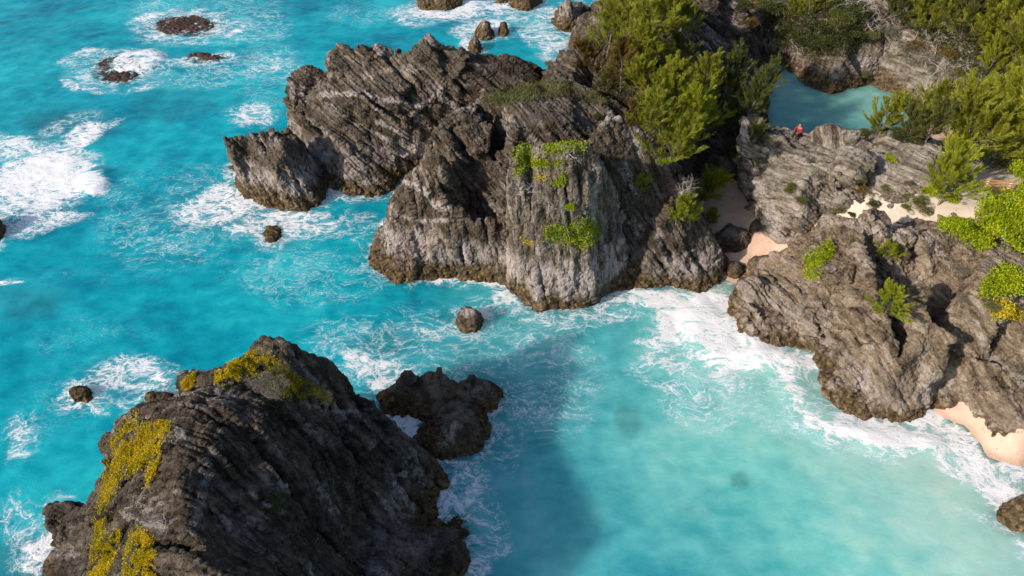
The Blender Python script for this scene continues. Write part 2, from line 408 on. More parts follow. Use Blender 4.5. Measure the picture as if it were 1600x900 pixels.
# D2: summit mass
rock('rock_massif',
  [(640,300),(660,350),(780,400),(900,420),(980,400),(1010,330),(1020,260),(1000,215),(930,190),(860,190),(780,200),(700,225),(650,255)],
  [(685,203,8.8),(702,182,9.3),(750,177,9.8),(800,166,10.0),(850,160,10),(890,150,9.6),(925,150,9.3),(960,160,9),(985,175,8.6),(760,152,9.2),(830,137,8.9),(890,130,9),(866,88,8.4),(880,80,8.6),(898,88,9),(870,120,8.4),
   (690,225,8),(720,250,7.0),(738,285,5.0),(700,212,8.6),(800,200,9.6),(850,190,9.8),(900,190,9.6),(940,215,8.5),(775,262,6.6),(762,300,3.0),(780,320,2.4),(830,300,5),(800,230,8.8),(745,215,8.6)],
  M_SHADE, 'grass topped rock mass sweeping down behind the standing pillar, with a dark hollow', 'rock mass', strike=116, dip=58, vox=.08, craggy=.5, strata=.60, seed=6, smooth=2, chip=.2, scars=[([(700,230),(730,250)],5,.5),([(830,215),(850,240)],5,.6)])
# D1: front wedge left of the pillar
rock('rock_wedge',
  [(591,397),(592,422),(612,432),(630,438),(665,432),(700,429),(750,433),(790,440),(812,447),(850,430),(850,390),(780,372),(700,352),(640,338),(613,352),(594,378)],
  [(600,392,1.3),(606,376,1.9),(684,262,7.6),(691,300,5.9),(640,400,1.8),(700,385,2.7),(760,390,2.4),(660,330,4.2),(645,360,3.1)],
  M_MID, 'fluted wedge of rock with a pointed ridge and a white scar, left of the pillar', 'rock', strike=80, dip=70, vox=.075, craggy=.32, strata=.26, flute=.38, seed=7, scars=[([(632,283),(660,297),(676,318),(702,326)],6,1),([(622,336),(655,346),(700,344)],3.5,.9),([(645,392),(700,400),(760,405)],9,.5)],
  breaks=[[(612,360,2.6),(617,345,3.5),(624,295,5.4),(640,275,6.4),(657,260,7.3),(683,235,8.8)],[(700,335,4.8),(735,345,4.5),(771,346,4.4),(797,332,4.9)]])
# E: pillar
rock('rock_pillar',
  [(790,378),(788,396),(790,415),(794,436),(806,455),(818,468),(846,482),(885,479),(922,476),(940,458),(955,448),(985,425),(995,395),(985,375),(900,368),(825,366)],
  [(870,300,9.3),(870,370,6.2),(870,428,3.2),(850,250,11.2),(900,260,10.8),(915,330,7.9),(830,330,7.7),(840,235,11.2),(880,237,11.2),(938,420,3.0),(822,235,10.3),(920,237,10.2),(945,400,4)],
  M_PALE, 'tall standing rock pillar with bright green plants on its face, in the middle', 'rock pillar', strike=85, dip=80, lean=(-.12, 0), vox=.07, craggy=.36, strata=.26, flute=.30, seed=8,
  breaks=[[(804,392,4.6),(797,335,7.4),(791,292,9.4),(799,248,11.3),(815,228,11.9),(870,229,12.1),(915,226,12.1),(935,262,10.7),(957,300,8.8),(962,350,6.4)]])
# F: cone right of the pillar
rock('rock_cone',
  [(880,440),(930,452),(960,452),(1000,448),(1040,445),(1080,450),(1118,442),(1128,412),(1121,387),(1095,350),(1060,318),(1000,300),(930,310),(885,350)],
  [(952,181,11.2),(1055,300,6.2),(1092,342,4.2),(965,240,8.9),(995,300,5.9),(985,350,3.6),(1000,385,2.2),(1040,400,2.8),(955,400,1.0),(940,340,3.0),(1085,415,1.6),(1060,360,4.6),(930,300,5.0),(1040,330,6.0),(1030,350,4.8)],
  M_SHADE, 'pointed cone shaped cliff right of the pillar, half in its shadow', 'cliff', strike=112, dip=62, vox=.08, craggy=.4, strata=.44, seed=9, scars=[([(935,197),(950,183),(982,181),(996,205)],8,.9),([(1040,410),(1080,425)],10,.6),([(1020,345),(1035,380)],6,.5)],
  breaks=[[(920,217,10.2),(950,182,11.3),(980,180,11.3),(998,202,10.3),(1040,240,8.6),(1060,262,7.5),(1075,305,5.8),(1094,344,4.1),(1122,388,2.2)]])
# H2: wooded ridge running to the cove
rock('wooded_ridge',
  [(893,78),(880,100),(884,180),(895,260),(930,320),(1000,345),(1060,338),(1085,308),(1105,283),(1140,272),(1165,245),(1190,232),(1196,190),(1190,110),(1186,92),(1205,70),(1230,40),(1230,-40),(1100,-60),(980,-30),(930,10),(900,45)],
  [(905,22,3.2),(935,40,4.5),(920,75,5.5),(950,10,5),(1000,-20,8),(1000,60,8.5),(960,100,9),(930,120,9),(990,140,9.3),(1040,100,9.3),(1050,230,7),(1020,180,8.3),
   (1110,50,5.2),(1100,110,5.6),(1140,160,4.6),(1150,90,2.5),(1165,200,2.6),(1140,235,2.6),(1120,180,5.5),(1120,0,7.2),(1165,20,5.6),(1130,-30,8),(1180,50,2.8),(1140,50,4.2)],
  M_DARK, 'long dark ridge of slanting beds running back from the cove under the trees', 'ridge', strike=125, dip=50, vox=.11, craggy=.4, strata=.6, seed=10,
  breaks=[[(1050,-10,9.5),(1062,30,9.4),(1072,70,8.6),(1080,120,8.0),(1088,180,7.6),(1100,240,4.8)]])
rock('sea_rock', [(864,32),(872,46),(882,50),(900,48),(912,34),(922,16),(905,5),(880,8)], [(874,5,2.8),(890,-2,3.8),(910,6,3.0),(882,28,1.6),(872,20,2.2),(900,25,2.2)], M_MID,
  'square brown sea rock beside the trees at the top edge', 'rock', vox=.12, craggy=.3, strata=.3, seed=12, strike=80, dip=70)
# I: bedded grey ridge
rock('bedded_ridge',
  [(1149,262,.8),(1154,292,1),(1172,328,.8),(1196,384,.6),(1215,402,.6),(1250,410,.6),(1290,400,1),(1400,400,2),(1520,372,3),(1570,330,3.5),(1580,280,4),(1520,250,4),(1480,230,3),(1400,216),(1300,216),(1220,215),(1178,208),(1162,228),(1147,250)],
  [(1158,218,6.4),(1154,250,4.0),(1160,292,2.6),(1200,240,6.6),(1200,300,4.8),(1186,330,2.6),(1212,375,2.0),(1250,300,6.2),(1270,262,7.0),(1320,258,7.4),(1400,260,7.9),(1330,280,7.5),(1300,330,6.6),(1250,350,4.4),(1240,385,2.6),
   (1400,310,7.8),(1480,325,7.6),(1450,285,8.1),(1350,235,7.4),(1290,380,3.6),(1360,330,7.6)],
  M_GREY, 'pale ridge of thin slanting beds between the sand cove and the bench', 'ridge', strike=125, dip=56, lean=(-.30, 0), scars=[([(1160,192),(1163,240),(1185,290),(1205,330),(1215,370)],12,.9),([(1390,215),(1440,240)],12,.5),([(1280,320),(1330,300)],10,.5)], vox=.07, craggy=.28, strata=.78, flute=.05, seed=13, smooth=2,
  breaks=[[(1158,187,7.4),(1205,197,7.4),(1250,213,7.2)],[(1375,232,8.2),(1403,205,9.1),(1461,232,8.7),(1510,272,8.2),(1540,300,7.8)]])
rock('layered_boulder', [(1242,226,6),(1262,246,6.2),(1290,256,6.4),(1330,260,6.8),(1368,252,6.8),(1380,230,6.2),(1350,218,6),(1290,212,6)],
  [(1262,211,7.4),(1279,199,8.2),(1310,196,8.8),(1340,206,8.9),(1364,228,7.9),(1350,243,7.8),(1300,237,8.0),(1320,218,9.0)],
  M_GREY, 'rounded boulder with curved thin layers perched on the pale ridge by the pool', 'boulder', strike=10, dip=35, vox=.06, craggy=.10, strata=.30, flute=.03, fine=.04, depth=-4.5, seed=14)
# J: right headland
rock('rock_headland',
  [(1147,498),(1153,526),(1185,529),(1211,532),(1250,540),(1270,547),(1290,582),(1303,625),(1344,650),(1400,654),(1436,640),(1447,622,.3),(1462,620,.6),(1506,629,.7),(1535,650,.7),(1561,678,.7),(1603,697,.7),(1720,760,.5),
   (1850,700),(1850,450,5),(1660,350,6),(1500,345,5),(1350,330,4.5),(1300,345,4),(1262,395,1),(1190,422,.3),(1168,430,.1),(1152,446),(1146,472)],
  [(1157,427,1.9),(1175,441,2.6),(1195,457,2),(1190,482,1.3),(1165,484,1.6),(1220,470,2.2),(1240,500,1.3),(1270,435,3.4),(1284,350,6.2),(1500,366,8.2),(1600,425,8.3),(1700,470,8.5),
   (1300,470,3.4),(1300,430,5.0),(1310,400,6.2),(1300,540,1.4),(1340,560,2.4),(1370,605,1.5),(1330,622,.8),(1395,637,.8),(1440,440,7.4),(1455,500,6.4),(1472,560,4.8),(1484,600,2.8),(1490,530,6.2),(1530,440,7.7),(1560,500,7.0),(1590,560,5.8),(1550,600,3),
   (1580,660,1.6),(1600,620,3.2),(1650,600,4.5),(1700,650,2.5),(1520,640,1.1),(1545,390,8.2),(1240,440,2.6)],
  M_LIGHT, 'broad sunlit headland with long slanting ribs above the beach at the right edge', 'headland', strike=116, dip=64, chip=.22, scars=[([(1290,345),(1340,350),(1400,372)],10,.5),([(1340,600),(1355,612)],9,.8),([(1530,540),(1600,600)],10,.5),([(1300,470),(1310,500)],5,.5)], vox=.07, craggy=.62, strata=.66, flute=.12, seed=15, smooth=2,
  breaks=[[(1300,344,8.0),(1333,342,8.5),(1352,390,8.0),(1370,450,7.2),(1386,500,6.2),(1409,560,4.6),(1430,610,2.0)],
          [(1330,420,5.2),(1342,465,3.7),(1350,520,2.3),(1362,560,1.7)],[(1400,366,8.0),(1402,420,5.2),(1414,480,3.2),(1427,540,1.3),(1440,600,.4)],[(1425,366,8.1),(1455,366,8.2)]])
rock('layered_boulder', [(1174,405,.4),(1170,430,.3),(1190,445,.4),(1215,450,.4),(1240,446,.5),(1258,430,.6),(1262,405,.8),(1230,398,.8),(1200,402,.6)],
  [(1192,425,1.3),(1195,402,2.0),(1230,400,2.4),(1250,412,2.0),(1240,432,1.4),(1205,440,1.2),(1215,415,2.1)],
  M_LIGHT, 'tan layered boulder on the sand at the cove mouth, sunlit below', 'boulder', strike=5, dip=15, vox=.08, craggy=.15, strata=.18, flute=.03, depth=.8, seed=16)
small_rock(1145,374,29,17,1.2, M_DARK, 'smooth dark boulder lying across the cove sand, largest of the three there', 17, 'boulder', 'boulder', .6, craggy=.15)
small_rock(1186,366,20,12,1.2, M_DARK, 'dark grey boulder wedged between the pale ridge and the cove boulder', 18, 'boulder', 'boulder', .7)
small_rock(1180,330,22,16,.9, M_MID, 'low grey ledge rock at the right edge of the cove sand', 19, 'boulder', 'boulder', .9)
small_rock(1127,270,34,14,1.6, M_DARK, 'dark rubble pile at the back of the sand cove', 20, 'rock_pile', 'rocks', 1.6, craggy=.4, fine=.12)
small_rock(1150,421,17,9,.5, M_DARK, 'flat wet black stones on the sand near the cove mouth', 21, 'rock', 'rock', .3)
small_rock(998,424,24,17,1.6, M_MID, 'rounded boulder at the foot of the cone cliff', 22, 'boulder', 'boulder', 0)
small_rock(950,440,22,16,2.0, M_MID, 'boulder jammed between the pillar and the cone cliff', 23, 'boulder', 'boulder', 0)
small_rock(1092,450,16,7,.5, M_MID, 'low wave washed rock at the foot of the cone cliff by the cove', 24, 'sea_rock', 'rock', -.1)
# little sea rocks
small_rock(733,505,19,14,1.5, M_MID, 'small lone brown rock in the water below the pillar', 31, 'sea_rock', strike=70, dip=70, vox=.06)
small_rock(131,618,19,8,.6, M_DARK, 'small black rock awash in foam left of the big near headland', 32, 'sea_rock', vox=.06)
small_rock(246,625,14,8,.5, M_DARK, 'tiny dark rock behind the left shoulder of the near headland', 132, 'sea_rock', vox=.06)
small_rock(-14,362,20,18,1.8, M_DARK, 'dark rock cut by the left edge of the frame in white foam', 33, 'sea_rock')
small_rock(426,364,12,12,.15, M_DARK, 'dark rock barely awash below the leaning block', 34, 'reef_rock', 'reef', vox=.07)
small_rock(757,54,14,8,1.6, M_MID, 'brown sea rock behind the dark ridge, largest of a trio', 35, 'sea_rock')
small_rock(787,50,6,5,1.2, M_DARK, 'small dark sea rock right of the brown one behind the ridge', 36, 'sea_rock')
small_rock(743,77,9,7,1.4, M_MID, 'sea rock close behind the dark ridge, nearest of a trio', 37, 'sea_rock')
rock('sea_rock', [(652,10),(660,15),(700,15),(718,8),(722,-8),(660,-10)], [(656,-6,2.5),(690,-10,3),(715,-6,2.4),(680,5,1.2)], M_MID,
  'brown sea rock cut by the top edge, left of centre', 'rock', vox=.13, craggy=.25, strata=.25, seed=38)
rock('sea_rock', [(798,6),(808,14),(825,16),(840,8),(846,-4),(810,-8)], [(802,-6,2.4),(825,-9,3),(840,-8,2.4),(822,4,1.4)], M_DARK,
  'brown sea rock cut by the top edge, right of centre', 'rock', vox=.13, craggy=.25, strata=.25, seed=39)
small_rock(784,2,9,3,.5, M_DARK, 'low wet rock in foam between the two top edge rocks', 40, 'sea_rock', vox=.12)
small_rock(1606,806,48,22,1.6, M_LIGHT, 'brown rock rising from the wash at the right edge near the bottom', 41, 'sea_rock', vox=.08)
small_rock(1408,124,14,11,2.6, M_GREY, 'rounded pale boulder leaning under the slab beside the pool', 42, 'boulder', 'boulder', .4, vox=.13)
# reef rocks awash or under the surface
RG = 'reefs under the surface'
for (x, y, rx, ry, h, lab) in [(290,41,50,17,.10,'round purple brown reef ringed by foam, nearest the top edge'),(186,110,38,24,.14,'purple brown reef half covered by a white breaker'),
    (322,90,32,7,.10,'narrow reddish reef awash right of the breaker')]:
    small_rock(x, y, rx, ry, h + .08, M_REEF, lab, int(x) + 200, 'reef', 'reef', -.16, vox=.18, craggy=.10, strata=.05, flute=0, fine=.02)
for k, (x, y, rx, ry, d, lab) in enumerate([(90,188,42,16,-.25,'dim submerged reef beside the upper left white water'),(45,474,36,18,-.7,'faint submerged reef near the left edge halfway down'),
    (985,673,17,19,-.6,'round boulder under pale water right of the shadow edge'),(1157,751,12,12,-.6,'small round boulder under pale water in the bay'),(1083,806,17,16,-.9,'faint boulder deep under the bay near the bottom'),
    (600,535,38,14,-.7,'submerged rock in the foam left of the lone brown rock'),(1100,620,26,12,-.7,'faint submerged rock below the breaking surf'),(880,610,36,26,-.8,'submerged reef right of the dark islet'),(700,620,30,20,-.5,'submerged rock shelf round the dark islet'),
    (40,868,50,30,-.2,'dark reef under foam in the lower left corner'),(265,160,42,14,-.7,'faint submerged reef below the purple reefs'),(850,690,26,20,-.9,'faint submerged rock right of the islet tail'),(560,640,34,22,-.15,'reddish rock awash behind the near headland'),(360,330,60,26,-.6,'submerged shelf in front of the leaning block')]):
    small_rock(x, y, rx, ry, .4, M_REEF, lab, 300 + k, 'submerged_rock', 'rock', d - .4, vox=.18, craggy=.1, strata=.05, flute=0, fine=.02, depth=3 )
# M: far side of the pool
rock('pool_cliff',
  [(1200,97),(1222,99),(1238,112),(1250,122),(1262,134),(1300,144),(1345,132),(1368,129),(1400,120),(1420,60),(1420,-40),(1150,-40),(1120,30),(1160,75)],
  [(1228,80,3.2),(1270,88,3.6),(1320,90,4),(1355,95,3.2),(1290,124,1.3),(1265,116,1.4),(1340,122,1.1),(1250,30,5.5),(1320,30,6),(1380,60,4.5),(1400,20,6.5),(1300,-20,7),(1200,10,5),(1180,50,3),(1195,75,2)],
  M_MID, 'undercut cliff with scrub on top at the far side of the pool', 'cliff', strike=125, dip=52, vox=.17, craggy=.4, strata=.4, seed=25)
rock('slab_hillside',
  [(1369,130),(1376,140),(1390,142),(1415,148),(1436,165),(1450,188,.3),(1470,180,1),(1500,186,2),(1560,200,4),(1660,200,5),(1750,150,6),(1750,-60,8),(1400,-60,4),(1305,0,4),(1325,80,1.5),(1345,112,1)],
  [(1370,70,4.4),(1386,88,4.2),(1405,112,2.8),(1440,90,5.4),(1500,130,5.2),(1500,60,8),(1600,100,7.5),(1600,20,10),(1400,20,8),(1450,-30,10),(1370,10,7),(1550,165,5.6),(1650,100,8),(1650,0,11),(1388,134,1.0),(1385,110,1.8)],
  M_GREY, 'steep pale slab and scrubby hillside right of the pool', 'hillside', strike=125, dip=55, vox=.17, craggy=.4, strata=.42, seed=26,
  breaks=[[(1345,45,5.7),(1378,80,5.0),(1410,108,4.2),(1440,135,3.6),(1462,160,3.0)]])

# ============================================================ GROUND (sea bed, beaches, sandy plateau)
gc = []
for q in [(1380,300,6.6),(1440,310,7.1),(1500,300,7.7),(1560,310,7.9),(1600,380,7.9),(1450,345,7.0),(1380,335,5.8),(1660,300,8.3),(1620,440,7.6),(1350,290,6.7),(1310,310,4.2),(1530,345,7.9),(1580,280,8.0),(1440,250,6),(1300,260,5),
          (1125,270,1.9),(1140,290,1.4),(1140,340,1.0),(1160,380,.8),(1178,400,.5),(1195,430,.5),(1140,410,.35),(1152,433,.1),(1130,447,-.15),(1100,470,-.7),(1215,445,.6),(1185,300,1.2),
          (1480,636,.5),(1510,652,.35),(1545,690,.35),(1575,708,.3),(1610,710,.4),(1458,633,.02),(1475,650,.02),(1512,665,.02),(1538,694,.02),(1543,713,.02),(1576,721,.02),(1610,720,.02),(1490,600,1.2),(1600,680,1.5),
          (1440,690,-.4),(1500,740,-.5),(1590,770,-.4),(1300,700,-1.2),(1500,850,-1.2),(1200,600,-1.5),(1100,520,-1.3),(1040,600,-2.4),(1000,800,-2.8),(1300,880,-2.4),(1600,900,-1),(1700,800,-.2),
          (1050,150,0),(1000,100,-1),(870,100,-3),(870,160,-1),(1120,250,2),(1250,130,-1.2),(1200,140,-1.2),(1350,150,-.8),(1400,170,-.5),(1300,185,-1),(1200,190,-.9),(1446,190,.1),(1470,192,.9),(1490,185,1.4),(1420,208,.1),(1190,215,-.2),
          (1400,50,1),(1500,60,2),(1600,80,3),(1250,30,0),(1300,-60,1),(1600,-60,4),(1150,0,0),(1180,40,-1),(1500,180,2.0),(1550,160,3),(1600,160,4.5),(1570,230,6.6),(1510,235,4.8),(1480,215,2.2),
          (1300,500,0),(1400,560,0),(1500,500,3),(900,400,-1),(700,360,-2),(800,250,0),(600,230,-2),(200,1000,-1),(300,800,-1),(500,800,-1)]:
    gc.append(tuple(P(*q)))
for x in range(-100, 1000, 150):
    for y in (-60, 60, 250, 460, 620, 860): 
        if not (x > 840 and y < 460) and not (550 < x < 1000 and 100 < y < 400): gc.append(tuple(P(x, y, -3.2)))
for q in [(-120, 20, -4), (-120, 150, -4), (0, 160, -4), (120, 40, 6), (120, 160, 10), (0, 0, -3), (60, 0, -2), (60, 20, -1)]: gc.append(q)
gc = np.array(gc); gx = gc[:, :2]
K = np.sqrt(((gx[:, None] - gx[None]) ** 2).sum(-1)); A_ = np.block([[K + np.eye(len(gc)) * .01, np.ones((len(gc), 1))], [np.ones((1, len(gc))), np.zeros((1, 1))]])
wts = np.linalg.solve(A_, np.append(gc[:, 2], 0))
def ground_h(X, Y):
    s = np.full(X.shape, wts[-1])
    for (a, b), q in zip(gx, wts[:-1]): s = s + q * np.sqrt((X - a) ** 2 + (Y - b) ** 2)
    return s
def axis(lo, hi, step, far):
    a = [lo]; s = step
    while a[0] > -far: s *= 1.5; a.insert(0, a[0] - s)
    mid = list(np.arange(lo + step, hi, step)); b = [hi]; s = step
    while b[-1] < far: s *= 1.5; b.append(b[-1] + s)
    return np.array(a + mid + b)
def grid(xs, ys):
    X, Y = np.meshgrid(xs, ys); n, m = len(xs), len(ys)
    i = np.arange(n * m).reshape(m, n)
    F = np.stack([i[:-1, :-1], i[:-1, 1:], i[1:, 1:], i[1:, :-1]], -1).reshape(-1, 4)
    return X.ravel(), Y.ravel(), F
X, Y, F = grid(axis(-75, 78, .35, 4000), axis(2, 98, .35, 4000))
Z = ground_h(X, Y)
inn = np.clip(1 - np.maximum(np.maximum(np.abs(X) - 85, 0), np.maximum(np.abs(Y - 50) - 65, 0)) / 60, 0, 1)
Z = np.clip(Z, -4, 9) * inn + np.where(X > 40, 5.0, -6.0) * (1 - inn)
G3 = np.stack([X, Y, Z * 0], 1)
Z = Z + fbm(G3 * .35, 3, 5) * .10 + fbm(G3 * 1.3, 2, 6) * .03
t = NT("coral sand")
pos = t.n("ShaderNodeNewGeometry").outputs['Position']
n1 = t.noise(pos, .5, 5, .6); n2 = t.noise(pos, 20, 3, .6)
zz = t.n("ShaderNodeSeparateXYZ"); t.set(zz.inputs[0], pos); zz = zz.outputs[2]
pink = t.ramp(n1, [(.35, (.52, .34, .26)), (.65, (.64, .46, .37))])
dry = t.ramp(n1, [(.35, (.50, .42, .34)), (.65, (.66, .58, .50))])
c = t.mix(t.smooth(zz, 2.5, 5), pink, dry)
c = t.mix(t.math('MULTIPLY', n2, .25), c, (.25, .18, .13))
c = t.mix(t.math('MULTIPLY', t.smooth(t.math('ADD', zz, t.math('MULTIPLY', n1, .25)), .42, .16), .5), c, (.34, .22, .16))
c = t.mix(t.math('MULTIPLY', t.smooth(t.noise(pos, 3.1, 6, .75), .60, .66), .7), c, (.10, .075, .05))
t.set(t.b.inputs['Base Color'], c); t.b.inputs['Roughness'].default_value = .95
t.set(t.b.inputs['Normal'], t.bump(t.noise(pos, 2.2, 6, .6), .12, .6))
tag(link('ground', mesh_np('ground', np.stack([X, Y, Z], 1), F, t.m)), kind='structure')

# ============================================================ PLANTS
bpy.context.view_layer.update()
DG = bpy.context.evaluated_depsgraph_get()
CAMP = Vector((0, 0, H))
def hit_px(px, py):
    d = (P(px, py, 0) - CAMP).normalized()
    ok, loc, nor, idx, ob, _ = scene.ray_cast(DG, CAMP, d)
    return (loc.copy(), nor.copy()) if ok else (P(px, py, 0), Vector((0, 0, 1)))
def drop(x, y, top=30):
    ok, loc, nor, idx, ob, _ = scene.ray_cast(DG, Vector((x, y, top)), Vector((0, 0, -1)))
    return loc.copy() if ok else Vector((x, y, 0))
def in_poly(x, y, poly):
    c = False
    for (x0, y0), (x1, y1) in zip(poly, poly[1:] + poly[:1]):
        if (y0 > y) != (y1 > y) and x < (x1 - x0) * (y - y0) / (y1 - y0) + x0: c = not c
    return c
def leaf_mat(name, a, b, c, trans=.35, rough=.55):
    t = NT(name); v = t.attr('v'); pos = t.n("ShaderNodeTexCoord").outputs['Object']
    v2 = t.math('ADD', t.math('MULTIPLY', v, .65), t.math('MULTIPLY', t.noise(pos, .9, 3, .6), .45))
    colr = t.ramp(v2, [(.18, a), (.52, b), (.90, c)])
    t.set(t.b.inputs['Base Color'], colr); t.b.inputs['Roughness'].default_value = rough; t.b.inputs['Specular IOR Level'].default_value = .3
    tl = t.n("ShaderNodeBsdfTranslucent"); t.set(tl.inputs[0], colr)
    mx = t.n("ShaderNodeMixShader"); mx.inputs[0].default_value = trans; t.set(mx.inputs[1], t.b.outputs[0]); t.set(mx.inputs[2], tl.outputs[0])
    t.set(t.o.inputs['Surface'], mx.outputs[0]); return t.m
def plain_mat(name, c0, c1, sc=8, rough=.85, bump=.02):
    t = NT(name); pos = t.n("ShaderNodeTexCoord").outputs['Object']; n = t.noise(pos, sc, 5, .6)
    t.set(t.b.inputs['Base Color'], t.ramp(n, [(.35, c0), (.65, c1)])); t.b.inputs['Roughness'].default_value = rough
    t.set(t.b.inputs['Normal'], t.bump(n, bump)); return t.m
L_CAS = leaf_mat("feathery foliage", (.070, .085, .012), (.25, .27, .028), (.50, .48, .055), .4)
L_CASB = leaf_mat("bright feathery foliage", (.11, .15, .012), (.30, .34, .025), (.50, .50, .05), .45)
L_CASD = leaf_mat("olive feathery foliage", (.040, .052, .014), (.11, .125, .028), (.25, .25, .055), .35)
L_RUST = leaf_mat("rusty feathery foliage", (.075, .045, .012), (.17, .105, .025), (.24, .20, .04), .35)
L_LIME = leaf_mat("lime broad leaves", (.11, .17, .004), (.30, .38, .008), (.52, .56, .02), .4, .45)
L_MOSS = leaf_mat("yellow succulent leaves", (.16, .16, .008), (.60, .50, .012), (.82, .55, .015), .3, .6)
L_OLIVE = leaf_mat("olive scrub leaves", (.022, .032, .009), (.055, .072, .018), (.12, .13, .035), .3)
L_GRASS = leaf_mat("dry green grass", (.06, .07, .02), (.13, .14, .045), (.24, .22, .10), .3)
L_GREYB = leaf_mat("silver grey scrub leaves", (.07, .07, .05), (.15, .145, .11), (.26, .24, .20), .2)
M_BARK = plain_mat("grey bark", (.10, .08, .06), (.24, .20, .17))
M_DEAD = plain_mat("bleached dead wood", (.30, .26, .24), (.55, .50, .47))

def leaves_np(B, Dv, Ln, Wd, rng, droop=0):
    """one diamond per leaf; B base points, Dv unit directions"""
    n = len(B); r = rng.normal(size=(n, 3)); S = np.cross(Dv, r); S /= np.linalg.norm(S, axis=1, keepdims=True) + 1e-9
    Ln = Ln[:, None] if np.ndim(Ln) else Ln; Wd = Wd[:, None] if np.ndim(Wd) else Wd
    T = B + Dv * Ln; T[:, 2] -= droop
    Mi = B + Dv * Ln * .45
    V = np.stack([B, Mi + S * Wd, T, Mi - S * Wd], 1).reshape(-1, 3)
    return V, np.arange(4 * n).reshape(n, 4)
def leaf_mesh(name, B, Dv, Ln, Wd, mat, rng, vbias=None):
    V, F = leaves_np(B, Dv, Ln, Wd, rng); me = mesh_np(name, V, F, mat, False)
    v = rng.random(len(F)) * .55 + (.22 if vbias is None else vbias)
    fattr(me, 'v', np.clip(v, 0, 1), 'FACE'); return me
def tube(pts, rad, k=5):
    V, F = [], []; pts = [np.array(p, float) for p in pts]
    for i, p in enumerate(pts):
        d = pts[min(i + 1, len(pts) - 1)] - pts[max(i - 1, 0)]; d /= np.linalg.norm(d) + 1e-9
        a = np.cross(d, [.31, .87, .4]); a /= np.linalg.norm(a); b = np.cross(d, a)
        for j in range(k):
            an = 2 * math.pi * j / k; V.append(p + rad[i] * (a * math.cos(an) + b * math.sin(an)))
    for i in range(len(pts) - 1):
        for j in range(k): F.append((i * k + j, i * k + (j + 1) % k, (i + 1) * k + (j + 1) % k, (i + 1) * k + j))
    return np.array(V), np.array(F)
def join(parts):
    V, F, o = [], [], 0
    for v, f in parts: V.append(v); F.append(f + o); o += len(v)
    return np.concatenate(V), np.concatenate(F)
def unit(v): return v / (np.linalg.norm(v, axis=-1, keepdims=True) + 1e-9)

def casuarina_meshes(seed, mat, hgt=4.0, plumes=52, per=330):
    rng = np.random.default_rng(seed); wood = []; B = []; Dv = []; L = []; vb = []
    bend = rng.normal(size=2) * .22
    tr = [np.array([bend[0] * hgt * s * s, bend[1] * hgt * s * s, hgt * .86 * s]) for s in np.linspace(0, 1, 7)]
    wood.append(tube([tr[0] - [0, 0, .5]] + tr, [.10] + [.085 * (1 - .85 * s) for s in np.linspace(0, 1, 7)]))
    for k in range(plumes):
        s = .06 + .92 * (k + rng.random()) / plumes
        base = np.array([np.interp(s, np.linspace(0, 1, 7), [q[c] for q in tr]) for c in range(3)])
        az = 2.4 * k + rng.normal() * .5; el = R(rng.uniform(15, 50) + 30 * s)
        ln = hgt * (.46 - .26 * s) * rng.uniform(.6, 1.45) + .22
        d = np.array([math.cos(az) * math.cos(el), math.sin(az) * math.cos(el), math.sin(el)])
        pts = [base + d * ln * q + np.array([0, 0, .20 * ln * q * q]) for q in np.linspace(0, 1, 5)]
        wood.append(tube(pts, [.024, .018, .012, .007, .004], 3))
        # side sprays of each plume
        for j in range(5):
            q0 = rng.uniform(.25, .9); st = base + d * ln * q0 + np.array([0, 0, .20 * ln * q0 * q0])
            sd_ = unit(d + rng.normal(size=3) * .34 + np.array([0, 0, .45])); sl = ln * rng.uniform(.2, .42)
            m = per // 6; q = rng.random(m) ** .8; bb = st + sd_ * (q * sl)[:, None] + rng.normal(size=(m, 3)) * .035
            dd = unit(sd_ * .9 + rng.normal(size=(m, 3)) * .30 + np.array([0, 0, .12])); B.append(bb); Dv.append(dd); L.append(.30 * (1.15 - .5 * q)); vb.append(np.full(m, rng.uniform(.02, .42)))
        m = per // 6; q = rng.random(m); bb = base + d * (ln * (.3 + .7 * q))[:, None] + np.array([0, 0, 1]) * (.20 * ln * (.3 + .7 * q) ** 2)[:, None]
        dd = unit(d * .9 + rng.normal(size=(m, 3)) * .32 + np.array([0, 0, .15])); B.append(bb); Dv.append(dd); L.append(.32 * (1.1 - .45 * q)); vb.append(np.full(m, rng.uniform(.02, .42)))
    B = np.concatenate(B); Dv = np.concatenate(Dv); L = np.concatenate(L); vb = np.concatenate(vb)
    return mesh_np('trunk', *join([w_ for w_ in wood if True and w_[1].shape[1] == 4]), M_BARK), leaf_mesh('crown', B, Dv, L, .015 + 0 * L, mat, rng, vb)
CAS = {}
for key, mat in (('n', L_CAS), ('b', L_CASB), ('d', L_CASD), ('r', L_RUST)):
    CAS[key] = [casuarina_meshes(100 + i + ord(key), mat) for i in range(3 if key in 'nd' else 2)]
def tree(px, py, hgt, key, label, group=None, lean=0.0, wide=1.0, bare=False):
    loc, _ = hit_px(px, py)
    o = tag(link('feathery_tree', None), label, 'tree', group); o.location = loc; s = hgt / 4.0
    o.rotation_euler = (R(random.uniform(-8, 8)), R(random.uniform(-8, 8) + lean), random.uniform(0, 6.28)); o.scale = (s * wide, s * wide, s)
    a, b = random.choice(CAS[key])
    link('trunk', a, o); link('crown', b, o)
    return o
G1 = 'feathery trees on the dark ridge'
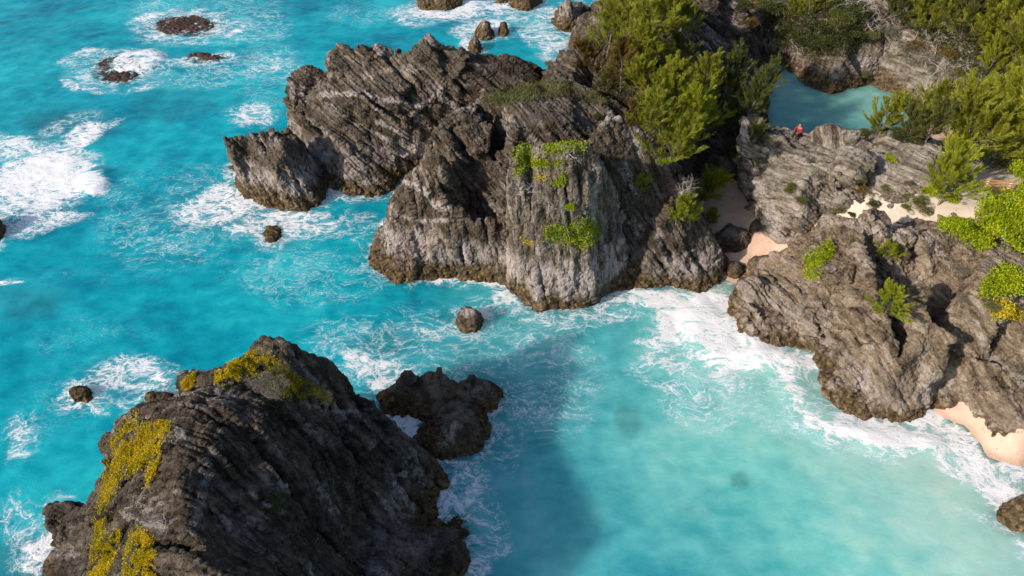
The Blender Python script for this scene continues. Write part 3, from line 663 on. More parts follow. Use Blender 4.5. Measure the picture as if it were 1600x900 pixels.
for a in [
 (948,92,4.6,'n','tall feathery tree at the seaward end of the dark ridge'),(978,70,5.2,'n','tallest feathery tree, at the top edge above the dark ridge'),(1008,82,5.0,'n','tall feathery tree in the middle of the top clump on the dark ridge'),
 (1036,72,3.4,'n','feathery tree at the right end of the top clump'),(925,122,3.0,'r','rust tinged round shrub tree above the grey crag by the sea'),(1072,54,2.8,'n','lone round feathery tree on the striped slope near the top edge'),
 (985,112,3.4,'n','yellow green feathery tree below the top clump'),(1010,108,2.8,'b','bright feathery tree just under the top clump'),(970,138,3.0,'r','brown tinged feathery tree on the left flank of the dark ridge'),(1003,150,3.0,'n','feathery tree beside the bleached trunk'),
 (948,142,1.8,'d','small dark shrub tree above the smooth grey rock'),(1020,172,3.0,'n','loose feathery tree left of the dark hollow'),(1066,100,2.4,'d','dark bushy tree below the lone round tree'),(1040,106,1.6,'b','small bright tree between dark beds'),
 (1050,190,4.0,'n','full feathery tree at the centre of the cove side grove'),(1030,218,3.8,'n','feathery tree behind the cone cliff summit'),(1062,232,4.4,'b','brightest tall tree of the cove side grove'),(1044,258,3.6,'n','feathery tree hanging over the right shoulder of the cone cliff'),
 (1008,208,2.8,'n','feathery tree touching the left of the cove side grove'),(1082,212,3.6,'n','feathery tree on the right side of the cove side grove'),(1096,162,3.4,'n','slim pointed tree rising between grove and pool tree'),(1100,208,3.0,'n','low feathery tree under the slim pointed one'),
 (1148,222,4.0,'d','broad olive tree in front of the left end of the pool'),(1132,160,3.6,'d','olive tree behind the broad one, left of the pool'),(1168,182,3.4,'d','olive tree reaching out over the pool'),(1172,224,2.0,'d','low olive tree at the tip of the pale ridge'),
 (1144,250,1.5,'d','small olive shrub tree against the dark beds above the cove'),(1092,318,3.6,'b','narrow bright tree at the left edge of the cove sand'),(1078,352,2.2,'b','bright bushy tree above the cove boulders'),(1108,350,1.5,'b','feathery tree leaning over the cove sand'),
 (1056,348,1.7,'b','small yellow green tree on the lower slope of the cone cliff'),(1000,302,1.6,'n','small green tree in the shade on the cone cliff'),(992,205,1.8,'r','orange tinted shrub tree behind the cone cliff tip')]:
    tree(*a, group=G1)
G2 = 'feathery trees right of the pool'
for a in [
 (1373,212,3.2,'n','round feathery tree standing against the pool water'),(1466,320,3.8,'b','bright upright tree on the pale rock left of the bench'),(1438,206,2.8,'n','feathery tree at the right end of the pool'),(1448,186,4.0,'n','tall thin tree at the foot of the pale slab'),(1478,206,3.4,'n','feathery tree beside the small sand patch'),
 (1418,218,2.2,'d','dark low tree behind the pale rock hump'),(1446,222,2.6,'d','dark low tree behind the bright upright one'),(1502,250,5.0,'n','large feathery tree at the left front of the right hand grove'),(1534,262,4.6,'n','large feathery tree right behind the sand by the bench'),(1566,258,5.2,'n','large feathery tree behind the bench'),
 (1598,262,5.6,'b','large bright tree cut by the right edge above the green mat'),(1512,216,4.6,'n','feathery tree in the middle row of the right hand grove, leftmost'),(1548,212,5.2,'b','yellow green tree in the middle row of the right hand grove'),(1588,212,5.6,'n','big tree in the middle row of the grove, at the right edge'),(1604,172,5,'n','tree behind the grove at the right edge'),
 (1536,250,2.6,'n','low tree close behind the bench'),(1566,172,3.6,'b','pale yellow tree behind the grove'),(1490,240,3.0,'d','dark tree in the shade left of the grove'),
 (1402,48,4.6,'d','olive tree at the top edge above the bleached roots'),(1432,56,4.8,'n','green tree near the top edge, left part of the hillside wood'),(1462,62,4.6,'n','green tree with a forked pale limb on the hillside'),(1494,72,5.2,'d','olive tree in the middle of the hillside wood'),(1524,84,5.6,'n','large spreading tree on the hillside'),
 (1552,96,5.6,'n','large tree right of the spreading hillside tree'),(1582,104,5.6,'d','dark tree low on the right of the hillside wood'),(1606,100,6,'n','tree on the hillside cut by the right edge'),(1542,118,3.6,'b','yellow green tree at the lower edge of the hillside wood'),
 (1504,36,5,'d','olive tree behind the spreading hillside tree'),(1572,48,5.6,'n','tree near the top right corner'),(1452,14,5,'d','dark tree at the top edge left of the corner'),(1388,12,3.6,'n','small tree at the top edge by the bleached roots'),(1604,44,6,'b','bright tree in the top right corner'),(1530,20,5.2,'d','dark tree at the top edge right of the forked tree'),
 (1192,14,2.6,'b','yellow green shrub tree at the top edge above the striped slope'),(1262,26,3.0,'n','green tree on top of the cliff beyond the pool'),(1240,32,2.6,'n','green tree on the cliff beyond the pool, left of its neighbour')]:
    tree(*a, group=G2)

# ---- broad leaf bushes
def bush_mesh(seed, mat, lobes=7, n=2600, leaf=.13, wd=.035):
    rng = np.random.default_rng(seed); B = []; D_ = []; vb = []
    for k in range(lobes):
        c = np.array([rng.uniform(-.6, .6), rng.uniform(-.6, .6), rng.uniform(.15, .55)]); r = rng.uniform(.3, .55); m = n // lobes
        d = unit(rng.normal(size=(m, 3))); d[:, 2] = np.abs(d[:, 2]) * 1.0 - .25 * rng.random(m)
        B.append(c + d * (r * rng.uniform(.75, 1.08, m))[:, None] * np.array([1, 1, .8])); D_.append(unit(d + rng.normal(size=(m, 3)) * .6)); vb.append(np.full(m, rng.uniform(.05, .4)))
    return leaf_mesh('foliage', np.concatenate(B), np.concatenate(D_), leaf, wd, mat, rng, np.concatenate(vb))
BUSH = {k: [bush_mesh(500 + i, m, n=nn, leaf=lf, wd=wd_) for i in range(2)] for k, m, nn, lf, wd_ in
        (('o', L_OLIVE, 3200, .13, .03), ('l', L_LIME, 1500, .15, .05), ('g', L_GRASS, 2200, .22, .012), ('s', L_GREYB, 2200, .11, .018), ('r', L_RUST, 2200, .14, .02), ('d', L_CASD, 2600, .20, .014))}
def twigs_mesh(seed, n=26, size=1.0):
    rng = np.random.default_rng(seed); parts = []
    def grow(p, d, ln, r, lv):
        pts = [p]
        for q in range(3): d = unit(d + rng.normal(size=3) * .28); pts.append(pts[-1] + d * ln / 3)
        parts.append(tube(pts, [r, r * .8, r * .6, r * .4], 3))
        if lv:
            for _ in range(rng.integers(2, 4)): grow(pts[rng.integers(1, 4)], unit(d + rng.normal(size=3) * .6), ln * .7, r * .55, lv - 1)
    for _ in range(n // 5): grow(np.array([rng.normal() * .1, rng.normal() * .1, -.05]), unit(np.array([rng.normal(), rng.normal(), .9])), .55 * size, .022 * size, 3)
    return mesh_np('branches', *join(parts), M_DEAD)
STEM = [twigs_mesh(900 + i, 20, .8) for i in range(3)]
def bush(px, py, wid, key, label, hs=1.0, group=None, name='bush'):
    loc, nor = hit_px(px, py); o = tag(link(name, None), label, 'bush', group); o.location = loc
    o.scale = (wid / 2, wid / 2, wid / 2 * hs); o.rotation_euler = (0, 0, random.uniform(0, 6.28))
    link('foliage', random.choice(BUSH[key]), o); link('branches', STEM[0], o)
    return o
GB = 'scrub bushes on the far cliffs'
for a in [
 (1205,22,3.4,'o','dark bush at the top edge left of the far cliff trees'),(1228,50,3.2,'o','dark bush over the left end of the far pool cliff'),(1222,70,2.6,'d','olive bush right above the mouth of the pool'),(1252,62,3.2,'o','dense bush over the middle of the far pool cliff'),(1282,48,3.4,'o','widest dark bush on top of the far pool cliff'),
 (1280,74,3.0,'o','bush hanging over the brow of the far pool cliff'),(1304,66,3.0,'o','bush right of the brow of the far pool cliff'),(1310,34,3.2,'d','grey olive bush behind the far pool cliff'),(1330,56,2.6,'o','bush at the right end of the far pool cliff'),(1336,24,3.0,'o','bush beside the bleached roots'),
 (1296,12,3.4,'o','bush at the top edge over the far pool cliff'),(1250,8,3.2,'d','olive bush at the top edge in the far scrub'),(1362,58,2.0,'g','grassy tuft in the cleft beside the pale slab'),(1392,52,2.8,'s','grey scrub on the brow of the pale slab'),(1412,78,2.8,'s','silver grey bush on the pale slab hillside'),
 (1436,74,2.8,'r','reddish bush among grey scrub on the hillside'),(1432,100,2.6,'s','grey bush low on the pale slab'),(1462,98,3.0,'s','tangled grey bush in the middle of the hillside'),(1484,86,2.6,'r','red brown bush under the forked tree'),(1486,118,2.8,'s','grey twiggy bush above the shaded beds'),(1462,122,2.2,'s','small grey bush beside the pale slab'),
 (1404,26,3.0,'o','dark bush below the top edge right of the roots'),(1168,40,2.0,'r','reddish scrub on the crest of the striped slope'),(1176,70,1.8,'r','rusty scrub low on the striped slope'),(1160,14,2.4,'o','dark scrub at the top edge over the striped slope'),(1512,120,2.4,'d','olive bush at the foot of the spreading tree'),(1350,120,1.6,'g','yellow tuft on the ledge at the far pool bank')]:
    bush(*a[:4], a[4], .75, GB)
for a in [
 (1345,302,1.5,'r','brownish bush on the sand patch, middle of the plateau',.8),(1366,322,1.1,'o','low green bush right of the brownish one',.7),(1384,300,1.1,'g','small tan green tuft on the plateau sand',.6),(1340,285,.9,'d','green crown behind the brownish plateau bush',.8),(1314,330,1.1,'g','yellow green tuft on top of the headland back edge',.8),(1330,336,.7,'o','small dark tuft beside the yellow one',.8),
 (1430,318,1.6,'d','olive bush at the left foot of the bright upright tree',.7),(1448,330,1.3,'g','dry bush in front of the bright upright tree',.6),(1478,312,1.6,'l','lime leafy bush at the right foot of the bright upright tree',.9),(1450,302,1.5,'l','lime leafy bush behind the olive one',.9),(1418,328,1.0,'g','dry grass tuft at the edge of the plateau sand',.6),
 (1234,298,1.1,'d','olive bush in a crack of the pale ridge',1.1),(1252,316,.9,'d','lower olive bush in the same crack of the pale ridge',.9),(1391,248,.8,'l','small lime cushion on the pale rock hump',.5),
 (1378,398,.9,'b_','',1),(1268,428,.9,'s','bare grey bush under the lime bush on the headland',1.0),
 (1444,392,.7,'s','pale grey tuft on the headland top',.8),(1510,425,1.2,'s','silver grey bush in a fissure of the headland',.6),(1405,450,1.0,'s','grey bush in the cleft of the headland',.6),(1510,470,1.0,'s','grey twiggy bush low in the fissure',.7),(1550,478,1.3,'g','dry yellow bush under the lime mat at the right edge',.6),
 (936,185,1.0,'o','dark tuft behind the pillar summit',.8),(905,325,.7,'s','small grey tuft on the pillar face',.7),(683,722,.01,'s','',1),(640,722,.6,'o','small green tuft on the near headland tip',.6),
 (430,790,1.4,'o','dark green patch low on the near headland face',.4),(440,605,1.5,'s','dry grey scrub on the near headland summit',.5),(470,612,1.2,'g','dry grass tuft on the near headland summit',.5),(405,600,1.2,'s','pale dry scrub beside the yellow plants on the summit',.5),(440,575,1.2,'g','brown grass clump behind the dry summit scrub',.5),
 (688,74,.8,'g','small green tuft on the knob of the brown rock mass',.8),(704,78,.8,'o','dark tuft at the corner of the slab top',.7),(1376,205,1.6,'o','dark bush at the foot of the pool tree',.6),(1356,214,1.4,'o','dark bush in the gap behind the layered boulder',.6),(1404,212,2.0,'o','dark bush behind the pale rock hump',.6),(1432,216,2.2,'o','dark green bush at the end of the pool',.6)]:
    if a[3] == 'b_' or a[2] < .1: continue
    bush(*a[:4], a[4], a[5])
for a in [(1378,404,1.3,'small bright conifer like shrub on the headland top'),(1381,492,1.7,'bright feathery shrub growing from the cleft of the headland')]:
    tree(a[0], a[1], a[2], 'b', a[3], wide=1.5)

# ---- creeping mats: leaves spread over the rock they grow on
def mat_patch(poly, n, key, leaf, wd, label, thick=.08, name='ground_cover', cat='plant', kind=None, hole=.0, gap=.0, up=.6):
    xs = [p[0] for p in poly]; ys = [p[1] for p in poly]; rng = np.random.default_rng(len(label) * 7 + n); B = []; N_ = []
    tries = 0
    if 'near headland' in label: n = int(n * 1.5); leaf *= .72; wd *= .8; thick *= .4
    while len(B) < n and tries < n * 6:
        tries += 1; jt = min(4, .05 * (max(xs) - min(xs))); x = rng.uniform(min(xs), max(xs)); y = rng.uniform(min(ys), max(ys))
        if not in_poly(x + rng.normal() * jt, y + rng.normal() * jt, poly): continue
        p, nn = hit_px(x, y)
        if False: continue
        B.append(p); N_.append(nn)
    if not B: return
    B = np.array(B); N_ = np.array(N_)
    if hole:
        k_ = 1.2 * gnoise(B * gap, 3) + .7 * gnoise(B * gap * 3.3, 5) > hole - .55; B = B[k_]; N_ = N_[k_]
    o_ = B.mean(0)
    hump = (.5 + .5 * fbm(B * 1.1, 2, 9)) * thick
    D_ = unit(N_ * .5 + np.array([0, 0, up]) + rng.normal(size=B.shape) * .7)
    B = B + N_ * (hump * rng.random(len(B)))[:, None] + np.array([0, 0, 1]) * (hump * .7)[:, None]
    me = leaf_mesh(name, B - o_, D_, leaf * rng.uniform(.6, 1.3, len(B)), wd, L_[key], rng, .22 + .35 * fbm(B * .7, 2, 19))
    o = tag(link(name, me), label, cat, kind=kind); o.location = o_; return o
L_ = dict(l=L_LIME, m=L_MOSS, o=L_OLIVE, g=L_GRASS, s=L_GREYB, r=L_RUST)
# big lime mats at the right
mat_patch([(1527,326),(1548,316),(1582,314),(1592,300),(1640,280),(1660,420),(1620,415),(1600,405),(1570,392),(1545,372),(1518,350)], 15000, 'l', .17, .045, 'large lime green leafy mat covering the ground in front of the bench', .9, up=1)
mat_patch([(1566,280),(1580,262),(1600,245),(1660,240),(1660,300),(1600,300),(1580,292)], 5000, 'l', .17, .05, 'lime green leafy thicket behind the bench at the right edge', 1.2, up=1)
mat_patch([(1462,348),(1480,345),(1520,352),(1545,372),(1548,392),(1520,388),(1500,372),(1465,360)], 4500, 'l', .15, .04, 'smaller lime leafy mat on the headland edge left of the large one', .5, up=1)
mat_patch([(1530,450),(1550,430),(1565,415),(1590,425),(1602,450),(1590,462),(1560,465),(1545,462),(1532,475)], 3000, 'l', .14, .04, 'lime leafy mat hanging on the headland at the right edge', .45)
mat_patch([(1545,480),(1560,470),(1580,478),(1597,490),(1595,505),(1570,498),(1550,500)], 1300, 'm', .11, .03, 'yellow green mat just below the hanging lime mat', .3)
mat_patch([(1255,405),(1270,398),(1285,388),(1292,378),(1302,392),(1300,404),(1282,415),(1280,435),(1270,445),(1256,430)], 2600, 'l', .12, .035, 'lime leafy bush spilling over the left brow of the sunlit headland', .5, name='bush', cat='bush')
mat_patch([(1385,242),(1392,244),(1401,253),(1392,256),(1384,250)], 300, 'l', .12, .035, 'tiny lime cushion on the rounded pale hump', .2)
# pillar plants
PG = 'green cushions on the pillar'
mat_patch([(798,240),(812,226),(828,228),(832,242),(838,250),(850,250),(846,262),(832,262),(822,258),(815,278),(805,272),(806,255)], 1500, 'l', .11, .03, 'yellow green cushion on the top left corner of the pillar', .25)
mat_patch([(845,232),(862,226),(885,222),(912,222),(916,232),(900,238),(884,236),(870,242),(850,244)], 1100, 'l', .11, .03, 'bright green cushion along the pillar summit', .25)
mat_patch([(822,256),(838,250),(856,252),(862,262),(840,266),(824,266)], 500, 'l', .11, .03, 'green tuft just under the pillar summit, left', .2)
mat_patch([(862,256),(876,250),(882,260),(870,264)], 220, 'l', .11, .03, 'small green tuft just under the pillar summit, centre', .2)
mat_patch([(858,290),(870,280),(880,270),(888,285),(886,292),(866,294)], 500, 'l', .11, .03, 'green cushion a third of the way down the pillar', .25)
mat_patch([(830,270),(850,276),(858,284),(840,284)], 160, 'm', .1, .03, 'sparse yellow tufts near the pillar top', .15, kind='stuff')
bush(890,324,1.1,'l','round green tuft in the middle of the pillar face',.8)
mat_patch([(846,372),(856,352),(872,356),(890,358),(905,345),(922,343),(936,352),(938,365),(930,375),(928,386),(912,392),(896,388),(880,380),(862,378)], 2600, 'l', .12, .035, 'largest green bush on the lower pillar face', .45, name='bush', cat='bush')
mat_patch([(810,370),(818,374),(834,378),(832,384),(820,380)], 120, 'm', .1, .03, 'tiny yellow tufts low on the left of the pillar', .1, kind='stuff')
bush(1042,254,1.3,'l','small green cushion on the shoulder of the cone cliff',.7)
# grass
mat_patch([(752,160),(770,148),(800,142),(830,132),(860,128),(895,134),(905,146),(880,150),(850,152),(810,160),(780,166)], 5200, 'g', .30, .014, 'strip of dry green grass along the saddle of the rock mass', .12, 'grass', 'grass', 'stuff')
mat_patch([(900,150),(935,140),(960,150),(940,165),(905,160)], 900, 'g', .28, .014, 'thin grass on the dark rock behind the pillar', .10, 'grass', 'grass', 'stuff', .35, .8)
# yellow plants on the near headland
mat_patch([(283,600),(292,590),(308,580),(300,604),(288,612)], 1100, 'm', .085, .026, 'bright yellow patch on the left shoulder of the near headland', .12, kind='stuff')
mat_patch([(335,585),(352,570),(366,560),(380,566),(372,600),(352,612),(335,608)], 2600, 'm', .085, .026, 'yellow plants on the summit of the near headland, left of the peak', .16, hole=.14, gap=.9)
mat_patch([(375,560),(395,546),(412,548),(425,556),(440,572),(460,588),(520,618),(530,632),(480,625),(440,615),(420,590),(385,585)], 5200, 'm', .085, .026, 'yellow plants spreading below the peak of the near headland', .14, hole=.14, gap=1.1, kind='stuff')
mat_patch([(192,668),(205,650),(218,640),(214,660),(205,700),(186,745),(172,790),(166,830),(152,868),(140,885),(146,840),(156,790),(163,745),(170,700)], 6000, 'm', .09, .026, 'long yellow band of plants down the left edge of the near headland', .14, hole=.14, gap=.8, kind='stuff')
mat_patch([(222,665),(262,655),(268,672),(250,690),(228,720),(200,750),(188,745),(205,710)], 4200, 'm', .085, .026, 'yellow plants forking from the band near the shoulder of the near headland', .12, hole=.14, gap=1.0, kind='stuff')
mat_patch([(248,690),(256,700),(245,735),(232,760),(222,765),(236,725)], 1100, 'm', .08, .025, 'narrow yellow streak right of the main band', .1, hole=.14, gap=1.3)
mat_patch([(136,905),(146,870),(170,845),(186,825),(190,840),(176,880),(160,905)], 3000, 'm', .085, .026, 'yellow and rust plants in the lower left of the near headland', .12, hole=.14, gap=1.0, kind='stuff')
mat_patch([(192,905),(195,860),(205,835),(216,820),(240,845),(245,905)], 3600, 'm', .085, .026, 'broad yellow patch at the bottom edge of the near headland', .14, hole=.14, gap=.9, kind='stuff')
mat_patch([(150,830),(186,800),(200,770),(215,760),(190,830),(160,890)], 1400, 'r', .085, .024, 'rusty plants between the yellow bands of the near headland', .1, hole=.5, gap=1.4, kind='stuff')
# undergrowth under the woods
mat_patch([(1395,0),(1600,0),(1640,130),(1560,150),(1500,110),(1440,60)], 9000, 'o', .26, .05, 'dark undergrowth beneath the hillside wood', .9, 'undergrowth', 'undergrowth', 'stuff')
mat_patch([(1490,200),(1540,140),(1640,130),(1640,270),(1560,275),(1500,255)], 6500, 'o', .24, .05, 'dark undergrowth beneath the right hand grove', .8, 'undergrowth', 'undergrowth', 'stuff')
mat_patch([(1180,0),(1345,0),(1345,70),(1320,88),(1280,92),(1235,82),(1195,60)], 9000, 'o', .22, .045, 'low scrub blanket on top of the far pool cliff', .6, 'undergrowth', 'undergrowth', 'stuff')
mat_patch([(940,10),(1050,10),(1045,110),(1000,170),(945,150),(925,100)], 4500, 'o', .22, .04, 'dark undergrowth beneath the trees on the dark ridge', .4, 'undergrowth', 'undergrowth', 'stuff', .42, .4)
# dead wood
def dead(px, py, s, label, k):
    loc, nor = hit_px(px, py); o = tag(link('dead_shrub', twigs_mesh(700 + k, 30, 1.3)), label, 'dead shrub'); o.location = loc; o.scale = (s, s, s)
    q = (nor + Vector((0, 0, .8))).normalized().to_track_quat('Z', 'Y'); o.rotation_euler = q.to_euler()
for k, a in enumerate([(822,300,1.0,'bleached bare shrub clinging to the left of the pillar face'),(888,240,.7,'white dead twig under the pillar summit'),(860,318,.7,'pale dead branch across the middle of the pillar'),
    (1062,300,1.2,'bleached driftwood like branches on the cone cliff edge above the cove'),(1280,440,.9,'bare white twigs under the lime bush on the headland'),(1345,12,2.4,'bleached hanging roots at the top edge above the pale slab'),
    (1360,35,1.8,'dead grey branches below the bleached roots'),(1460,62,2.0,'dead pink grey branches in the hillside scrub'),(1474,110,2.0,'tangled dead shrub low on the hillside'),(1405,38,1.6,'pale bare branches beside the hillside wood'),(1520,130,1.6,'dead shrub beside the shaded beds'),(225,785,.8,'pale dry roots on the near headland face'),(250,815,.8,'lower pale dry roots on the near headland')]):
    dead(*a, k)

# ---- loose stones on the sand
for k, (x, y) in enumerate([(1392,322),(1412,300),(1490,335),(1506,318),(1523,300),(1470,340),(1399,287),(1538,322),(1515,280),(1376,296)]):
    c_ = hit_px(x, y)[0]; rng = np.random.default_rng(k)
    bm_ = __import__('bmesh').new(); __import__('bmesh').ops.create_icosphere(bm_, subdivisions=3, radius=1)
    for v_ in bm_.verts:
        f_ = 1 + .5 * float(gnoise(np.array([[v_.co.x * 1.3 + k * 7, v_.co.y * 1.3, v_.co.z * 1.3]]), 4)[0]) + .2 * float(gnoise(np.array([[v_.co.x * 4 + k * 7, v_.co.y * 4, v_.co.z * 4]]), 4)[0]); v_.co = v_.co * f_
    me_ = bpy.data.meshes.new('stone'); bm_.to_mesh(me_); bm_.free(); me_.materials.append(M_GREY)
    o_ = tag(link('stone', me_), 'small loose grey stone lying on the plateau sand', 'stone', 'loose stones on the plateau sand'); o_.location = c_; r_ = .14 + .14 * rng.random(); o_.scale = (r_, r_ * .8, r_ * .55); o_.rotation_euler = (0, 0, k)

# ---- bench
import bmesh
def box_mesh(name, boxes, mat):
    """boxes: (cx,cy,cz, sx,sy,sz, tilt about x)"""
    bm = bmesh.new()
    for cx, cy, cz, sx, sy, sz, rx in boxes:
        m = Matrix.Translation((cx, cy, cz)) @ Matrix.Rotation(rx, 4, 'X') @ Matrix.Diagonal((sx, sy, sz, 1))
        g = bmesh.ops.create_cube(bm, size=1, matrix=m)
        es = list({e for v in g['verts'] for e in v.link_edges}); bmesh.ops.bevel(bm, geom=es, offset=.008, segments=1, affect='EDGES')
    me = bpy.data.meshes.new(name); bm.to_mesh(me); bm.free(); me.materials.append(mat); return me
M_WOOD = plain_mat("orange bench wood", (.30, .135, .055), (.48, .24, .11), 14, .6); M_WOOD2 = plain_mat("brown bench wood", (.17, .065, .035), (.26, .11, .06), 14, .6); M_CONC = plain_mat("white painted concrete", (.66, .64, .60), (.82, .80, .76), 10)
loc, _ = hit_px(1555, 306)
bench = tag(link('bench', None), 'wooden slatted bench on white concrete supports standing on the sand by the lime mat', 'bench'); bench.location = loc + Vector((0, 0, .0)); bench.rotation_euler = (0, 0, R(-9))
for k in range(3): link('back_slat', box_mesh('back_slat', [(0, .26 + .05 * k, .56 + .155 * k, 1.9, .035, .11, R(-18))], M_WOOD), bench)
for k in range(3): link('seat_slat', box_mesh('seat_slat', [(0, -.18 + .15 * k, .455, 1.9, .13, .035, 0)], M_WOOD2 if k < 2 else M_WOOD), bench)
for x in (-.66, .66): link('support', box_mesh('support', [(x, 0, .215, .12, .48, .43, 0), (x, .32, .62, .12, .08, .62, R(-18)), (x, 0, -.1, .16, .56, .22, 0)], M_CONC), bench)

# ---- person in red sitting at the edge of the rocks above the pool
def skin_obj(name, verts, edges, radii, mat, parent):
    me = bpy.data.meshes.new(name); me.from_pydata(verts, edges, []); o = link(name, me, parent)
    o.modifiers.new('s', 'SKIN'); o.modifiers.new('d', 'SUBSURF').levels = 1; o.modifiers['d'].render_levels = 1
    for v, r in zip(me.skin_vertices[0].data, radii): v.radius = (r, r)
    me.skin_vertices[0].data[0].use_root = True
    me.materials.append(mat)
    dg = bpy.context.evaluated_depsgraph_get(); m2 = bpy.data.meshes.new_from_object(o.evaluated_get(dg)); o.modifiers.clear(); o.data = m2
    for p in m2.polygons: p.use_smooth = True
    return o
M_SKIN = plain_mat("skin", (.30, .17, .11), (.36, .21, .14)); M_RED = plain_mat("red jacket cloth", (.24, .006, .014), (.34, .010, .02), 20); M_TR = plain_mat("dark trousers cloth", (.015, .016, .022), (.03, .03, .04), 20); M_HAIR = plain_mat("dark hair", (.012, .009, .007), (.025, .018, .014), 30)
sp = hit_px(1248, 212)[0]
person = tag(link('person', None), 'person in a red jacket and dark trousers sitting hunched on the rocks above the pool', 'person'); person.location = sp + Vector((0, 0, .10)); person.rotation_euler = (0, 0, R(-60)); person.scale = (1.15,) * 3
bv = [(0, 0, .06), (0, -.04, .30), (0, -.12, .52), (0, -.17, .63), (0, -.20, .72), (0, -.22, .82),
      (.17, -.12, .52), (.22, -.24, .32), (.12, -.42, .30), (.07, -.48, .31), (-.17, -.12, .52), (-.22, -.24, .32), (-.12, -.42, .30), (-.07, -.48, .31),
      (.10, -.05, .04), (.14, -.42, .26), (.13, -.44, -.16), (.13, -.56, -.20), (-.10, -.05, .04), (-.14, -.42, .26), (-.13, -.44, -.16), (-.13, -.56, -.20)]
be = [(0, 1), (1, 2), (2, 3), (3, 4), (4, 5), (2, 6), (6, 7), (7, 8), (8, 9), (2, 10), (10, 11), (11, 12), (12, 13), (0, 14), (14, 15), (15, 16), (16, 17), (0, 18), (18, 19), (19, 20), (20, 21)]
br = [.13, .12, .13, .055, .09, .08, .055, .042, .034, .03, .055, .042, .034, .03, .085, .06, .045, .035, .085, .06, .045, .035]
skin_obj('body', bv, be, br, M_SKIN, person)
jk = [0, 1, 2, 6, 7, 8, 10, 11, 12]
skin_obj('jacket', [bv[i] for i in jk], [(0, 1), (1, 2), (2, 3), (3, 4), (4, 5), (2, 6), (6, 7), (7, 8)], [br[i] + .022 for i in jk], M_RED, person)
tk = [0, 14, 15, 16, 18, 19, 20]
skin_obj('trousers', [bv[i] for i in tk], [(0, 1), (1, 2), (2, 3), (0, 4), (4, 5), (5, 6)], [br[i] + .018 for i in tk], M_TR, person)
skin_obj('hair', [(0, -.20, .76), (0, -.19, .84), (0, -.16, .78)], [(0, 1), (1, 2)], [.09, .085, .07], M_HAIR, person)


# ============================================================ WATER
X, Y, F = grid(axis(-74, 78, .24, 5000), axis(3, 96, .24, 5000))
_w = np.stack([X, Y, X * 0], 1); px, py = to_px(X + 1.3 * fbm(_w * .22, 3, 81), Y + 1.3 * fbm(_w * .22 + 50, 3, 82), 0 * X)
def ell(cx, cy, rx, ry, ang=0, soft=.35):
    a = R(ang); dx, dy = px - cx, py - cy
    u = (dx * math.cos(a) + dy * math.sin(a)) / rx; v = (-dx * math.sin(a) + dy * math.cos(a)) / ry
    return sstep(1 + soft, 1 - soft, np.sqrt(u * u + v * v))
def poly_d(ring):
    """signed distance (m) to a closed outline, negative inside"""
    pts = [world_pt(q)[:2] for q in ring]; d = np.full(X.shape, 1e9); ins = np.zeros(X.shape, bool)
    for (x0, y0), (x1, y1) in zip(pts, pts[1:] + pts[:1]):
        ex, ey = x1 - x0, y1 - y0; tt = np.clip(((X - x0) * ex + (Y - y0) * ey) / (ex * ex + ey * ey + 1e-9), 0, 1)
        d = np.minimum(d, (X - x0 - tt * ex) ** 2 + (Y - y0 - tt * ey) ** 2)
        if abs(y1 - y0) > 1e-9: ins ^= ((y0 > Y) != (y1 > Y)) & (X < (x1 - x0) * (Y - y0) / (y1 - y0) + x0)
    return np.where(ins, -1, 1) * np.sqrt(d)
def poly_near(ring):
    global X, Y
    pts = np.array([world_pt(q)[:2] for q in ring]); m = (X > pts[:, 0].min() - 11) & (X < pts[:, 0].max() + 11) & (Y > pts[:, 1].min() - 11) & (Y < pts[:, 1].max() + 11)
    out = np.full(X.shape, 50.0); XX, YY = X, Y; X, Y = X[m], Y[m]; r = poly_d(ring); X, Y = XX, YY; out[m] = r; return out
inside_px = (px > -80) & (px < 1680) & (py > -40) & (py < 960) & (Y > 0)
D = np.full(X.shape, 50.0)
for ring, lean in ROCKS:
    zs = [q[2] if len(q) == 3 else 0 for q in ring if q[0] != 'w']
    if min(zs) > .2 or max(q for q in zs) < -.02: continue
    D = np.minimum(D, poly_near([q if len(q) < 3 else (q[0], q[1], 0) for q in ring]))
gh = ground_h(X, Y)
P3 = np.stack([X, Y, X * 0], 1)
big = fbm(P3 * .06, 3, 90); med = fbm(P3 * .22, 3, 91)
foam = np.zeros(X.shape)
